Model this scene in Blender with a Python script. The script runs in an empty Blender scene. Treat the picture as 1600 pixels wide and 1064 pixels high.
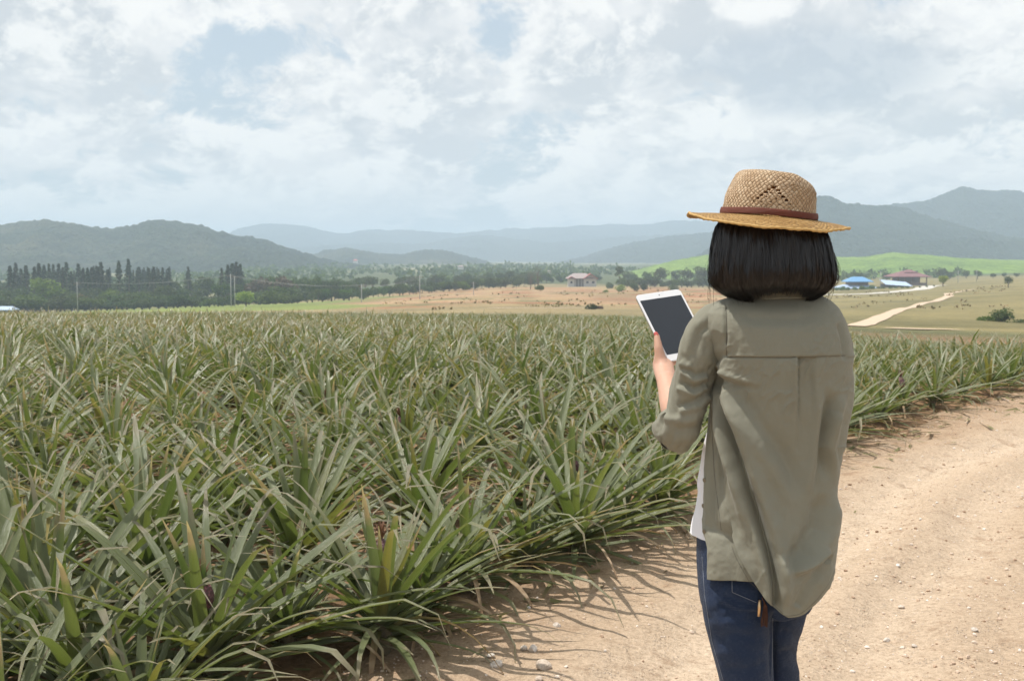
import bpy, math, random
import numpy as np
from mathutils import Vector, Matrix
from mathutils.bvhtree import BVHTree

SC = bpy.context.scene
COL = SC.collection
R = math.radians
random.seed(7)
RNG = np.random.default_rng(11)

# ------------------------------------------------------------------ camera
F_PX, HOR, CAM_Z = 1780.0, 405.0, 1.43          # focal length in photo pixels, horizon row, eye height
PITCH = math.atan((532 - HOR) / F_PX)
cam_d = bpy.data.cameras.new('camera')
cam = bpy.data.objects.new('camera', cam_d)
COL.objects.link(cam)
cam_d.sensor_width = 36.0
cam_d.lens = F_PX / 1600 * 36.0
cam_d.clip_start, cam_d.clip_end = 0.05, 30000
cam_d.dof.use_dof = True
cam_d.dof.focus_distance = 2.7
cam_d.dof.aperture_fstop = 14.0
cam.location = (0, 0, CAM_Z)
cam.rotation_euler = (math.pi / 2 - PITCH, 0, 0)
SC.camera = cam

# ------------------------------------------------------------------ light
SUN_DIR = Vector((-0.38, 0.16, 1.0)).normalized()   # towards the sun
SUN_EL = math.asin(SUN_DIR.z)
SUN_AZ = math.atan2(SUN_DIR.x, SUN_DIR.y)
sun_d = bpy.data.lights.new('sun', 'SUN')
sun_d.energy = 4.9
sun_d.angle = R(0.8)
sun_d.color = (1.0, 0.95, 0.87)
sun = bpy.data.objects.new('sun', sun_d)
COL.objects.link(sun)
sun.location = (-20, 20, 60)
sun.rotation_euler = SUN_DIR.to_track_quat('Z', 'Y').to_euler()

SC.view_settings.view_transform = 'Standard'
SC.view_settings.look = 'None'
SC.view_settings.gamma = 1.0
SC.view_settings.exposure = 0.0
SC.view_settings.use_curve_mapping = False
SC.render.engine = 'CYCLES'
SC.cycles.use_denoising = True
SC.cycles.max_bounces = 6
SC.cycles.diffuse_bounces = 3
SC.cycles.glossy_bounces = 2
SC.cycles.transmission_bounces = 4
SC.cycles.transparent_max_bounces = 6
SC.cycles.volume_bounces = 2
SC.cycles.use_adaptive_sampling = True
SC.cycles.adaptive_threshold = 0.02
SC.cycles.sample_clamp_indirect = 6


class NT:
    """small helper for node trees"""
    def __init__(s, nt):
        s.nt = nt
        nt.nodes.clear()

    def n(s, t, _out=None, **kw):
        nd = s.nt.nodes.new(t)
        for k, v in kw.items():
            if k.startswith('i_'):
                key = k[2:]
                key = int(key) if key.isdigit() else key.replace('_', ' ')
                s.put(nd.inputs[key], v)
            else:
                setattr(nd, k, v)
        return nd

    def put(s, sock, v):
        if hasattr(v, 'is_output') and v.is_output:
            s.nt.links.new(v, sock)
        elif isinstance(v, bpy.types.Node):
            s.nt.links.new(v.outputs[0], sock)
        else:
            if isinstance(v, (tuple, list)) and len(v) == 3 and sock.type == 'RGBA':
                v = (*v, 1)
            sock.default_value = v

    def math(s, op, a, b=None, c=None, clamp=False):
        nd = s.nt.nodes.new('ShaderNodeMath')
        nd.operation = op
        nd.use_clamp = clamp
        for i, v in enumerate((a, b, c)):
            if v is not None:
                s.put(nd.inputs[i], v)
        return nd.outputs[0]

    def vmath(s, op, a, b=None, scale=None):
        nd = s.nt.nodes.new('ShaderNodeVectorMath')
        nd.operation = op
        s.put(nd.inputs[0], a)
        if b is not None:
            s.put(nd.inputs[1], b)
        if scale is not None:
            s.put(nd.inputs['Scale'], scale)
        return nd.outputs['Value'] if op in ('LENGTH', 'DOT_PRODUCT', 'DISTANCE') else nd.outputs[0]

    def noise(s, vec, scale, detail=4, rough=0.55, dist=0.0, col=False, lac=2.0):
        nd = s.nt.nodes.new('ShaderNodeTexNoise')
        if vec is not None:
            s.put(nd.inputs['Vector'], vec)
        s.put(nd.inputs['Scale'], scale)
        s.put(nd.inputs['Detail'], detail)
        s.put(nd.inputs['Roughness'], rough)
        s.put(nd.inputs['Distortion'], dist)
        s.put(nd.inputs['Lacunarity'], lac)
        return nd.outputs['Color' if col else 0]

    def step(s, v, a, b, lo=0.0, hi=1.0):
        nd = s.nt.nodes.new('ShaderNodeMapRange')
        nd.interpolation_type = 'SMOOTHSTEP'
        s.put(nd.inputs[0], v)
        for i, x in zip((1, 2, 3, 4), (a, b, lo, hi)):
            s.put(nd.inputs[i], x)
        return nd.outputs[0]

    def mix(s, f, a, b, mode='MIX'):
        nd = s.nt.nodes.new('ShaderNodeMix')
        nd.data_type = 'RGBA'
        nd.blend_type = mode
        nd.clamp_factor = True
        s.put(nd.inputs[0], f)
        s.put(nd.inputs[6], a)
        s.put(nd.inputs[7], b)
        return nd.outputs[2]

    def ramp(s, f, stops, interp='LINEAR'):
        nd = s.nt.nodes.new('ShaderNodeValToRGB')
        nd.color_ramp.interpolation = interp
        e = nd.color_ramp.elements
        while len(e) < len(stops):
            e.new(0.5)
        for el, (p, c) in zip(e, stops):
            el.position = p
            el.color = (*c, 1) if len(c) == 3 else c
        s.put(nd.inputs[0], f)
        return nd.outputs[0]

    def attr(s, name, t='GEOMETRY'):
        nd = s.nt.nodes.new('ShaderNodeAttribute')
        nd.attribute_name = name
        nd.attribute_type = t
        return nd

    def link(s, a, b):
        s.nt.links.new(a, b)


# ------------------------------------------------------------------ world: Nishita sky + cumulus layer
world = bpy.data.worlds.new('World')
SC.world = world
world.use_nodes = True
w = NT(world.node_tree)
SKY_STRENGTH = 0.1
sky = w.n('ShaderNodeTexSky', sky_type='NISHITA', sun_disc=False, sun_elevation=SUN_EL, sun_rotation=SUN_AZ,
          altitude=100, air_density=1.0, dust_density=2.2, ozone_density=1.0)
tc = w.n('ShaderNodeTexCoord')
dirv = w.vmath('NORMALIZE', tc.outputs['Generated'])
sx = w.n('ShaderNodeSeparateXYZ', i_0=dirv)
zc = w.math('MAXIMUM', sx.outputs[2], 0.0)


def pdir(px, py):
    v = Vector(((px - 800) / F_PX, 1, (HOR - py) / F_PX)).normalized()
    return tuple(v)


def blob(px, py, rx, ry):
    """soft bump 0..1 around one compass direction of the sky"""
    c = Vector(pdir(px, py))
    d = w.vmath('SUBTRACT', dirv, tuple(c))
    d = w.vmath('MULTIPLY', d, (F_PX / rx, F_PX / rx, F_PX / ry))
    return w.step(w.vmath('LENGTH', d), 0.0, 1.0, 1.0, 0.0)


flat = w.vmath('NORMALIZE', w.vmath('MULTIPLY', dirv, (1, 1, 0)))
lz = w.math('MULTIPLY', w.math('LOGARITHM', w.math('ADD', zc, 0.11), math.e), 0.39)
p0 = w.vmath('ADD', flat, w.n('ShaderNodeCombineXYZ', i_2=lz).outputs[0])
warp = w.noise(p0, 9.0, 4, 0.55, col=True)
p0w = w.vmath('ADD', p0, w.vmath('SCALE', w.vmath('SUBTRACT', warp, (0.5, 0.5, 0.5)), scale=0.055))
bias = w.math('MULTIPLY', blob(790, 50, 130, 90), -0.13)
for (bx, by, brx, bry, amp) in ((400, 70, 120, 70, -0.14), (1250, 118, 260, 95, 0.16), (900, 95, 160, 90, 0.10),
                                (60, 40, 300, 150, 0.06), (620, 170, 200, 80, 0.10), (160, 140, 120, 50, -0.02),
                                (1480, 120, 200, 120, 0.08), (1060, 60, 160, 90, 0.08), (340, 240, 260, 60, 0.06)):
    bias = w.math('ADD', bias, w.math('MULTIPLY', blob(bx, by, brx, bry), amp))


def density(off, det):
    p = w.vmath('ADD', p0w, off)
    a = w.noise(p, 5.2, 2, 0.5)
    b = w.noise(p, 14.5, det, 0.62)
    d = w.math('ADD', w.math('MULTIPLY', a, 0.42), w.math('MULTIPLY', b, 0.58))
    return w.math('ADD', d, bias)


d0 = density((0, 0, 0), 10)
d1 = density((-0.010, 0.0, 0.022), 6)
d2 = density((-0.020, 0.0, 0.055), 3)
cover = w.step(d0, 0.375, 0.465)
lit = w.step(w.math('SUBTRACT', d0, d1), -0.035, 0.07)
shade = w.step(w.math('SUBTRACT', d2, 0.5), -0.05, 0.10)
ccol = w.mix(shade, (9.1, 9.15, 9.2), (6.7, 7.1, 7.5))
ccol = w.mix(w.math('MULTIPLY', lit, 0.8), ccol, (10.8, 10.7, 10.4))
ccol = w.mix(w.step(d0, 0.47, 0.40, 0.0, 0.45), ccol, (8.3, 8.55, 8.85))
dark = w.math('MULTIPLY', w.step(blob(1245, 118, 300, 100), 0.0, 0.6), w.step(d0, 0.46, 0.58))
ccol = w.mix(w.math('MULTIPLY', dark, 0.72), ccol, (5.3, 6.0, 6.8))
low = w.step(zc, 0.0, 0.10, 0.60, 0.0)
ccol = w.mix(low, ccol, (9.5, 9.25, 8.95))
skyc = w.mix(0.66, sky.outputs[0], (6.6, 7.7, 8.6))
final = w.mix(w.math('MULTIPLY', cover, 0.97), skyc, ccol)
bg = w.n('ShaderNodeBackground', i_Color=final, i_Strength=SKY_STRENGTH)
wo = w.n('ShaderNodeOutputWorld')
w.link(bg.outputs[0], wo.inputs['Surface'])
world.cycles.sampling_method = 'MANUAL'
world.cycles.sample_map_resolution = 512


# ------------------------------------------------------------------ general helpers
cp, sp = math.cos(PITCH), math.sin(PITCH)


def ray(px, py):
    xc, yc = (px - 800) / F_PX, -(py - 532) / F_PX
    return Vector((xc, cp + yc * sp, -sp + yc * cp))


def P(px, py, Y):
    """world point seen at a photo pixel at distance Y in front of the camera"""
    d = ray(px, py)
    return Vector((0, 0, CAM_Z)) + d * (Y / d.y)


def proj(V):
    """world points -> photo pixels"""
    V = np.asarray(V, float)
    x, y, z = V[..., 0], V[..., 1], V[..., 2] - CAM_Z
    dep = y * cp - z * sp
    up = y * sp + z * cp
    return 800 + F_PX * x / dep, 532 - F_PX * up / dep


def mk_mesh(name, V, F, smooth=True, uv=None, attrs=None):
    V = np.ascontiguousarray(V, np.float32)
    F = np.ascontiguousarray(F, np.int32)
    me = bpy.data.meshes.new(name)
    n, k = F.shape
    me.vertices.add(len(V))
    me.vertices.foreach_set('co', V.ravel())
    me.loops.add(n * k)
    me.loops.foreach_set('vertex_index', F.ravel())
    me.polygons.add(n)
    me.polygons.foreach_set('loop_start', np.arange(0, n * k, k, dtype=np.int32))
    if uv is not None:
        l = me.uv_layers.new(name='UVMap')
        l.data.foreach_set('uv', np.ascontiguousarray(np.asarray(uv, np.float32)[F.ravel()]).ravel())
    for a, val in (attrs or {}).items():
        val = np.asarray(val, np.float32)
        if val.ndim == 1:
            at = me.attributes.new(a, 'FLOAT', 'POINT')
            at.data.foreach_set('value', val)
        else:
            at = me.attributes.new(a, 'FLOAT_COLOR', 'POINT')
            at.data.foreach_set('color', np.c_[val, np.ones(len(val), np.float32)].astype(np.float32).ravel())
    me.update(calc_edges=True)
    me.polygons.foreach_set('use_smooth', np.full(n, smooth))
    return me


def put(name, me, mat=None, parent=None, loc=None, label=None, cat=None, group=None, kind=None):
    o = bpy.data.objects.new(name, me)
    COL.objects.link(o)
    if mat is not None and me is not None and len(me.materials) == 0:
        me.materials.append(mat)
    if parent is not None:
        o.parent = parent
    if loc is not None:
        o.location = loc
    for k, v in (('label', label), ('category', cat), ('group', group), ('kind', kind)):
        if v:
            o[k] = v
    return o


def empty(name, loc, label, cat, group=None, rz=0.0):
    o = put(name, None, None, None, loc, label, cat, group)
    o.empty_display_size = 0.1
    o.rotation_euler.z = rz
    return o


def grid_faces(nu, nv, wrap=False):
    """verts indexed v*nu+u"""
    u = np.arange(nu if wrap else nu - 1)
    v = np.arange(nv - 1)
    uu, vv = np.meshgrid(u, v)
    u1 = (uu + 1) % nu
    return np.stack([vv * nu + uu, vv * nu + u1, (vv + 1) * nu + u1, (vv + 1) * nu + uu], -1).reshape(-1, 4)


class MB:
    """collects pieces of mixed geometry; all faces stored as quads (triangles repeat no vertex: split list)"""
    def __init__(s):
        s.V, s.F, s.n = [], [], 0

    def add(s, V, F):
        V = np.asarray(V, float).reshape(-1, 3)
        for f in F:
            s.F.append([int(i) + s.n for i in f])
        s.V.append(V)
        s.n += len(V)

    def box(s, c, size, rz=0.0, taper=1.0):
        x, y, z = [q / 2 for q in size]
        v = np.array([(-x, -y, -z), (x, -y, -z), (x, y, -z), (-x, y, -z),
                      (-x * taper, -y * taper, z), (x * taper, -y * taper, z), (x * taper, y * taper, z), (-x * taper, y * taper, z)])
        c_, s_ = math.cos(rz), math.sin(rz)
        v = np.c_[v[:, 0] * c_ - v[:, 1] * s_, v[:, 0] * s_ + v[:, 1] * c_, v[:, 2]] + np.asarray(c, float)
        s.add(v, [(0, 3, 2, 1), (4, 5, 6, 7), (0, 1, 5, 4), (1, 2, 6, 5), (2, 3, 7, 6), (3, 0, 4, 7)])

    def tube(s, pts, rad, seg=8, caps=True, ratio=1.0):
        pts = np.asarray(pts, float)
        n = len(pts)
        rad = np.broadcast_to(np.asarray(rad, float), (n,))
        T = np.gradient(pts, axis=0)
        T /= np.linalg.norm(T, axis=1)[:, None] + 1e-12
        ref = np.array([0, 0, 1.0]) if abs(T[0, 2]) < 0.9 else np.array([1.0, 0, 0])
        V = []
        U = np.cross(ref, T[0])
        for i in range(n):
            U = U - T[i] * U.dot(T[i])
            U /= np.linalg.norm(U) + 1e-12
            W = np.cross(T[i], U)
            a = np.arange(seg) * 2 * math.pi / seg
            V.append(pts[i] + rad[i] * (np.cos(a)[:, None] * U + ratio * np.sin(a)[:, None] * W))
        F = [(i * seg + j, i * seg + (j + 1) % seg, (i + 1) * seg + (j + 1) % seg, (i + 1) * seg + j)
             for i in range(n - 1) for j in range(seg)]
        if caps:
            F.append(tuple(range(seg - 1, -1, -1)))
            F.append(tuple((n - 1) * seg + j for j in range(seg)))
        s.add(np.concatenate(V), F)

    def ball(s, c, r, nu=12, nv=8):
        r = np.broadcast_to(np.asarray(r, float), (3,))
        V = [(0, 0, -1)]
        for j in range(1, nv):
            t = -math.pi / 2 + math.pi * j / nv
            for i in range(nu):
                a = 2 * math.pi * i / nu
                V.append((math.cos(t) * math.cos(a), math.cos(t) * math.sin(a), math.sin(t)))
        V.append((0, 0, 1))
        F = [(0, 1 + (i + 1) % nu, 1 + i) for i in range(nu)]
        for j in range(nv - 2):
            b = 1 + j * nu
            F += [(b + i, b + (i + 1) % nu, b + nu + (i + 1) % nu, b + nu + i) for i in range(nu)]
        b = 1 + (nv - 2) * nu
        F += [(b + i, b + (i + 1) % nu, len(V) - 1) for i in range(nu)]
        s.add(np.array(V) * r + np.asarray(c, float), F)

    def poly(s, pts):
        s.add(pts, [tuple(range(len(pts)))])

    def mesh(s, name, smooth=False):
        me = bpy.data.meshes.new(name)
        me.from_pydata(np.concatenate(s.V).tolist(), [], s.F)
        me.update()
        if smooth:
            me.polygons.foreach_set('use_smooth', np.full(len(me.polygons), True))
        return me


def smoothstep(a, b, x):
    t = np.clip((np.asarray(x, float) - a) / (b - a), 0, 1)
    return t * t * (3 - 2 * t)


def _hash(ix, iy, seed):
    h = (ix.astype(np.int64) * 374761393 + iy.astype(np.int64) * 668265263 + seed * 1442695041) & 0xFFFFFFFF
    h = ((h ^ (h >> 13)) * 1274126177) & 0xFFFFFFFF
    return ((h ^ (h >> 16)) & 0xFFFF) / 65535.0


def vnoise(x, y, seed=0):
    x, y = np.asarray(x, float), np.asarray(y, float)
    ix, iy = np.floor(x), np.floor(y)
    fx, fy = x - ix, y - iy
    fx, fy = fx * fx * fx * (fx * (fx * 6 - 15) + 10), fy * fy * fy * (fy * (fy * 6 - 15) + 10)
    a, b = _hash(ix, iy, seed), _hash(ix + 1, iy, seed)
    c, d = _hash(ix, iy + 1, seed), _hash(ix + 1, iy + 1, seed)
    return (a * (1 - fx) + b * fx) * (1 - fy) + (c * (1 - fx) + d * fx) * fy


def fbm(x, y, oct=5, gain=0.5, seed=0):
    s, a, t = 0, 1.0, 0
    for o in range(oct):
        s = s + a * vnoise(x * 2 ** o + 13.7 * o, y * 2 ** o - 7.1 * o, seed + o)
        t += a
        a *= gain
    return s / t


def cr(xq, xs, ys):
    """monotone cubic (PCHIP) interpolation"""
    xs, ys = np.asarray(xs, float), np.asarray(ys, float)
    h = np.diff(xs)
    dl = np.diff(ys) / h
    m = np.zeros(len(xs))
    m[0], m[-1] = dl[0], dl[-1]
    for i in range(1, len(xs) - 1):
        if dl[i - 1] * dl[i] > 0:
            w1, w2 = 2 * h[i] + h[i - 1], h[i] + 2 * h[i - 1]
            m[i] = (w1 + w2) / (w1 / dl[i - 1] + w2 / dl[i])
    xq = np.clip(np.asarray(xq, float), xs[0], xs[-1])
    i = np.clip(np.searchsorted(xs, xq, 'right') - 1, 0, len(xs) - 2)
    t = (xq - xs[i]) / h[i]
    return ((1 + 2 * t) * (1 - t) ** 2 * ys[i] + t * (1 - t) ** 2 * h[i] * m[i]
            + t * t * (3 - 2 * t) * ys[i + 1] + t * t * (t - 1) * h[i] * m[i + 1])


def poly_dist(px, py, poly, w=None):
    """distance, signed side and position 0..1 along a polyline"""
    px, py = np.asarray(px, float), np.asarray(py, float)
    poly = np.asarray(poly, float)
    seg = np.linalg.norm(np.diff(poly, axis=0), axis=1)
    L, tot = 0.0, seg.sum()
    best = np.full(px.shape, 1e9)
    sgn, tt = np.ones(px.shape), np.zeros(px.shape)
    for i in range(len(seg)):
        a, d = poly[i], poly[i + 1] - poly[i]
        t = np.clip(((px - a[0]) * d[0] + (py - a[1]) * d[1]) / (seg[i] ** 2), 0, 1)
        qx, qy = px - a[0] - t * d[0], py - a[1] - t * d[1]
        dd = np.hypot(qx, qy)
        m = dd < best
        best = np.where(m, dd, best)
        sgn = np.where(m, np.sign(d[0] * qy - d[1] * qx), sgn)
        tt = np.where(m, (L + t * seg[i]) / tot, tt)
        L += seg[i]
    return best, sgn, tt


def new_mat(name):
    m = bpy.data.materials.new(name)
    m.use_nodes = True
    return m, NT(m.node_tree)


def finish(nt, shader, disp=None):
    o = nt.n('ShaderNodeOutputMaterial')
    nt.link(shader, o.inputs['Surface'])


def principled(nt, col, rough=0.8, normal=None, spec=0.3, **kw):
    b = nt.n('ShaderNodeBsdfPrincipled')
    nt.put(b.inputs['Base Color'], col)
    nt.put(b.inputs['Roughness'], rough)
    nt.put(b.inputs['Specular IOR Level'], spec)
    if normal is not None:
        nt.put(b.inputs['Normal'], normal)
    for k, v in kw.items():
        nt.put(b.inputs[k.replace('_', ' ')], v)
    return b.outputs[0]


def bump(nt, h, dist, strength=1.0):
    b = nt.n('ShaderNodeBump')
    nt.put(b.inputs['Height'], h)
    nt.put(b.inputs['Distance'], dist)
    nt.put(b.inputs['Strength'], strength)
    return b.outputs[0]


def plain(name, col, rough=0.7, var=0.12, scale=6.0, spec=0.3, obj_var=0.0, bumpd=0.0, **kw):
    m, t = new_mat(name)
    g = t.n('ShaderNodeTexCoord')
    nz = t.noise(g.outputs['Object'], scale, 5, 0.6)
    c = t.mix(nz, tuple(x * (1 - var * 1.6) for x in col), tuple(min(1, x * (1 + var * 1.6)) for x in col))
    if obj_var:
        oi = t.n('ShaderNodeObjectInfo')
        hsv = t.n('ShaderNodeHueSaturation')
        t.put(hsv.inputs['Color'], c)
        t.put(hsv.inputs['Value'], t.step(oi.outputs['Random'], 0, 1, 1 - obj_var, 1 + obj_var))
        t.put(hsv.inputs['Hue'], t.math('MULTIPLY_ADD', t.math('FRACT', t.math('MULTIPLY', oi.outputs['Random'], 7.31)), 0.05 * obj_var * 2, 0.5 - 0.05 * obj_var))
        c = hsv.outputs[0]
    nrm = bump(t, nz, bumpd) if bumpd else None
    finish(t, principled(t, c, rough, nrm, spec, **kw))
    return m

# ------------------------------------------------------------------ the lie of the land
EDGE = np.array([(-4.6, -4.0), (-3.3, -1.2), (-2.35, 0.9), (-1.3, 2.75), (-0.55, 4.07), (0.18, 5.36), (1.14, 6.97),
                 (2.52, 8.63), (4.0, 10.45), (5.53, 12.3), (7.6, 14.6), (10.6, 17.4), (15, 20.5), (24, 25), (40, 31)])


def dense(poly, n=160):
    poly = np.asarray(poly, float)
    s = np.r_[0, np.cumsum(np.linalg.norm(np.diff(poly, axis=0), axis=1))]
    q = np.linspace(0, s[-1], n)
    return np.c_[cr(q, s, poly[:, 0]), cr(q, s, poly[:, 1])]


EDGE_D = dense(EDGE)


def edge_dist(x, y):
    """metres from the field edge: positive in the field, negative on the dirt track"""
    d, s, t = poly_dist(x, y, EDGE_D)
    return d * s


_EA = EDGE_D[:-1]
_ED = np.diff(EDGE_D, axis=0)
_EL = (_ED ** 2).sum(1)


def edge1(x, y):
    """edge_dist for one point"""
    q = np.array((x, y)) - _EA
    t_ = np.minimum(np.maximum((q * _ED).sum(1) / _EL, 0), 1)
    r_ = q - t_[:, None] * _ED
    d2 = (r_ ** 2).sum(1)
    i = int(np.argmin(d2))
    return math.sqrt(d2[i]) * (1 if _ED[i, 0] * r_[i, 1] - _ED[i, 1] * r_[i, 0] >= 0 else -1)


TAB_PX = [-500, 0, 400, 800, 1200, 1450, 1600, 2100]
TAB_D = [60, 100, 150, 220, 300, 400, 500, 650, 900, 1500, 3000, 7000]
TAB_Y = {  # photo row on which the ground of that column lies at each distance
    -500: [501, 499, 497, 494, 490, 484, 474, 456, 436, 418, 411, 408],
    0:    [500, 498, 495, 492, 489, 485, 474, 450, 432, 416, 410, 408],
    400:  [499, 494, 488, 482, 478.5, 473, 460, 440, 427, 414, 410, 408],
    800:  [502, 495, 484, 473, 460, 451, 446, 436, 424, 413, 409, 407.5],
    1200: [510, 501, 488, 476, 463, 453, 447, 436, 424, 414, 409, 407.5],
    1450: [519, 508, 490, 470, 456, 446, 440, 430, 421, 414, 409, 407.5],
    1600: [523, 511, 490, 465, 448, 438, 434, 428, 420, 414, 409, 407.5],
    2100: [528, 512, 488, 460, 444, 435, 431, 426, 419, 413, 409, 407.5]}
Z25 = [-0.44, -0.44, -0.52, -0.66, -0.92, -1.1, -1.16, -1.25]
LD = [math.log(v) for v in (0.5, 5, 11, 16, 25)] + [math.log(v) for v in TAB_D]
TABZ = np.array([[0, 0, 0, -0.02 - 0.1 * -z25, z25] + [CAM_Z - (yy - HOR) / F_PX * dd for yy, dd in zip(TAB_Y[p], TAB_D)]
                 for p, z25 in zip(TAB_PX, Z25)])


def terrain_z(x, y):
    x, y = np.asarray(x, float), np.asarray(y, float)
    sh = np.broadcast(x, y).shape
    x, y = np.broadcast_to(x, sh).ravel(), np.broadcast_to(y, sh).ravel()
    d = np.maximum(np.hypot(x, y), 0.6)
    yy = np.where(y > 0.2 * d, y, 0.2 * d)
    px = np.clip(800 + F_PX * x / yy, TAB_PX[0], TAB_PX[-1])
    ld = np.log(np.clip(np.maximum(y, 0.35 * d), 0.6, 6900))
    cols = np.stack([cr(ld, LD, TABZ[i]) for i in range(len(TAB_PX))])
    t = np.interp(px, TAB_PX, np.arange(len(TAB_PX)))
    i = np.clip(t.astype(int), 0, len(TAB_PX) - 2)
    f = t - i
    f = f * f * (3 - 2 * f) * 0.5 + f * 0.5
    k = np.arange(len(x))
    z = cols[i, k] * (1 - f) + cols[i + 1, k] * f
    front = smoothstep(-0.1, 0.35, y / d)                      # behind the camera the land stays level
    z = z * front
    und = (fbm(x * 0.02, y * 0.02, 3, 0.5, 5) - 0.5) * np.clip((d - 40) / 200, 0, 1) * 1.6
    return (z + und).reshape(sh)


_gt = np.linspace(-0.62, 0.62, 125)                          # quick look-up table: x/y against log y
_gl = np.linspace(math.log(0.8), math.log(1500), 260)
_GT, _GL = np.meshgrid(_gt, _gl)
_GZ = terrain_z(_GT * np.exp(_GL), np.exp(_GL))


def tz(x, y):
    if y < 0.9 or abs(x / y) > 0.6 or y > 1400:
        return float(terrain_z(np.array([x]), np.array([y]))[0])
    a = (x / y + 0.62) / 1.24 * 124
    b = (math.log(y) - _gl[0]) / (_gl[-1] - _gl[0]) * 259
    i, j = int(a), int(b)
    a, b = a - i, b - j
    return float((_GZ[j, i] * (1 - a) + _GZ[j, i + 1] * a) * (1 - b) + (_GZ[j + 1, i] * (1 - a) + _GZ[j + 1, i + 1] * a) * b)


def ground_at(px, d):
    """(x, y, z) on the terrain in the photo column px at distance d"""
    x = (px - 800) / F_PX * d
    return Vector((x, d, tz(x, d)))


# ground sheet: polar, fine ahead of the camera
az = np.r_[np.linspace(-180, -44, 46)[:-1], np.linspace(-44, 44, 470), np.linspace(44, 180, 46)[1:-1]]
az = np.radians(az)
rr = np.exp(np.linspace(math.log(1.2), math.log(6900), 430))
A, RR = np.meshgrid(az, rr)
gx, gy = RR * np.sin(A), RR * np.cos(A)
gz = terrain_z(gx, gy)
gd = edge_dist(np.clip(gx, -60, 45), np.clip(gy, -8, 60))
near = np.clip(1 - (RR - 25) / 20, 0, 1)
clod = (fbm(gx * 3.1, gy * 3.1, 4, 0.55, 3) - 0.5) * 0.07 + (fbm(gx * 14, gy * 14, 3, 0.6, 9) - 0.5) * 0.025
gz = gz + near * clod * smoothstep(-0.3, 0.5, gd) + near * 0.05 * smoothstep(0.0, 0.5, gd) - near * 0.07 * smoothstep(0.0, -0.35, gd)
nxt = len(az)
V = np.stack([gx, gy, gz], -1).reshape(-1, 3)
Fq = grid_faces(nxt, len(rr), wrap=True)
V = np.r_[V, [[0, 0, -0.05]]]

# base colours of the land, by place
fx, fy = gx.ravel(), gy.ravel()
pxl = 800 + F_PX * fx / np.maximum(fy, 1e-3)
dd_ = np.hypot(fx, fy)
pxl = np.where(fy > 0.2 * dd_, pxl, np.where(fx < 0, -900, 2600))
jit = (fbm(fx * 0.015, fy * 0.03, 4, 0.55, 21) - 0.5)
dj = dd_ * (1 + 0.16 * jit)
pj = pxl + 260 * jit
col = np.tile(np.array([0.24, 0.155, 0.095]), (len(fx), 1))                    # soil of the near field


def zone(mask, c):
    global col
    m = np.clip(mask, 0, 1)[:, None]
    col = col * (1 - m) + np.array(c) * m


zone(smoothstep(50, 62, dd_), (0.115, 0.118, 0.062))                                 # distant planted blocks
zone(smoothstep(100, 125, dj) * smoothstep(1290, 1260, pj), (0.235, 0.195, 0.11))    # dry stubble
zone(smoothstep(62, 75, dj) * smoothstep(1240, 1290, pj), (0.20, 0.175, 0.085))      # dry hillside
zone(smoothstep(95, 110, dj) * smoothstep(145, 125, dj) * smoothstep(1290, 1340, pj), (0.155, 0.14, 0.068))
zone(smoothstep(185, 225, dj) * smoothstep(470, 400, dj) * smoothstep(560, 660, pj) * smoothstep(1200, 1130, pj), (0.31, 0.212, 0.128))  # orange dry field
jit2 = fbm(fx * 0.05, fy * 0.09, 4, 0.6, 23)
in_dry = smoothstep(165, 200, dj) * smoothstep(480, 400, dj) * smoothstep(560, 640, pj) * smoothstep(1210, 1140, pj)
zone(in_dry * smoothstep(0.50, 0.62, jit2), (0.30, 0.225, 0.125))
zone(in_dry * smoothstep(0.45, 0.33, jit2), (0.26, 0.135, 0.075))
zone(in_dry * smoothstep(0.64, 0.72, jit2), (0.15, 0.15, 0.07))
zone(smoothstep(180, 215, dj) * smoothstep(400, 360, dj) * smoothstep(640, 520, pj), (0.17, 0.21, 0.065))   # green grass strip
zone(smoothstep(470, 560, dj) * smoothstep(1300, 1200, pj), (0.075, 0.095, 0.045))
zone(smoothstep(600, 680, dd_), (0.085, 0.105, 0.05))
zone(smoothstep(800, 900, dd_) * smoothstep(0.03, 0.10, jit), (0.22, 0.21, 0.13))
col = np.r_[col, [[0.24, 0.155, 0.095]]]

m_ground, t = new_mat('ground_soil_and_fields')
g = t.n('ShaderNodeTexCoord').outputs['Object']
cbase = t.attr('land').outputs['Color']
n1 = t.noise(g, 0.05, 6, 0.6)
n2 = t.noise(g, 1.3, 8, 0.62)
n3 = t.noise(g, 26.0, 5, 0.65)
c = t.mix(1.0, cbase, t.ramp(n1, [(0.3, (0.72, 0.74, 0.72)), (0.7, (1.3, 1.26, 1.22))]), 'MULTIPLY')
c = t.mix(1.0, c, t.ramp(n2, [(0.25, (0.7, 0.7, 0.7)), (0.75, (1.32, 1.3, 1.28))]), 'MULTIPLY')
c = t.mix(1.0, c, t.ramp(n3, [(0.3, (0.72, 0.7, 0.68)), (0.7, (1.28, 1.28, 1.3))]), 'MULTIPLY')
finish(t, principled(t, c, 0.95, bump(t, t.math('ADD', n3, n2), 0.02), 0.1))
put('ground', mk_mesh('ground', V, Fq, True, attrs={'land': col}), m_ground, kind='structure')

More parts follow.
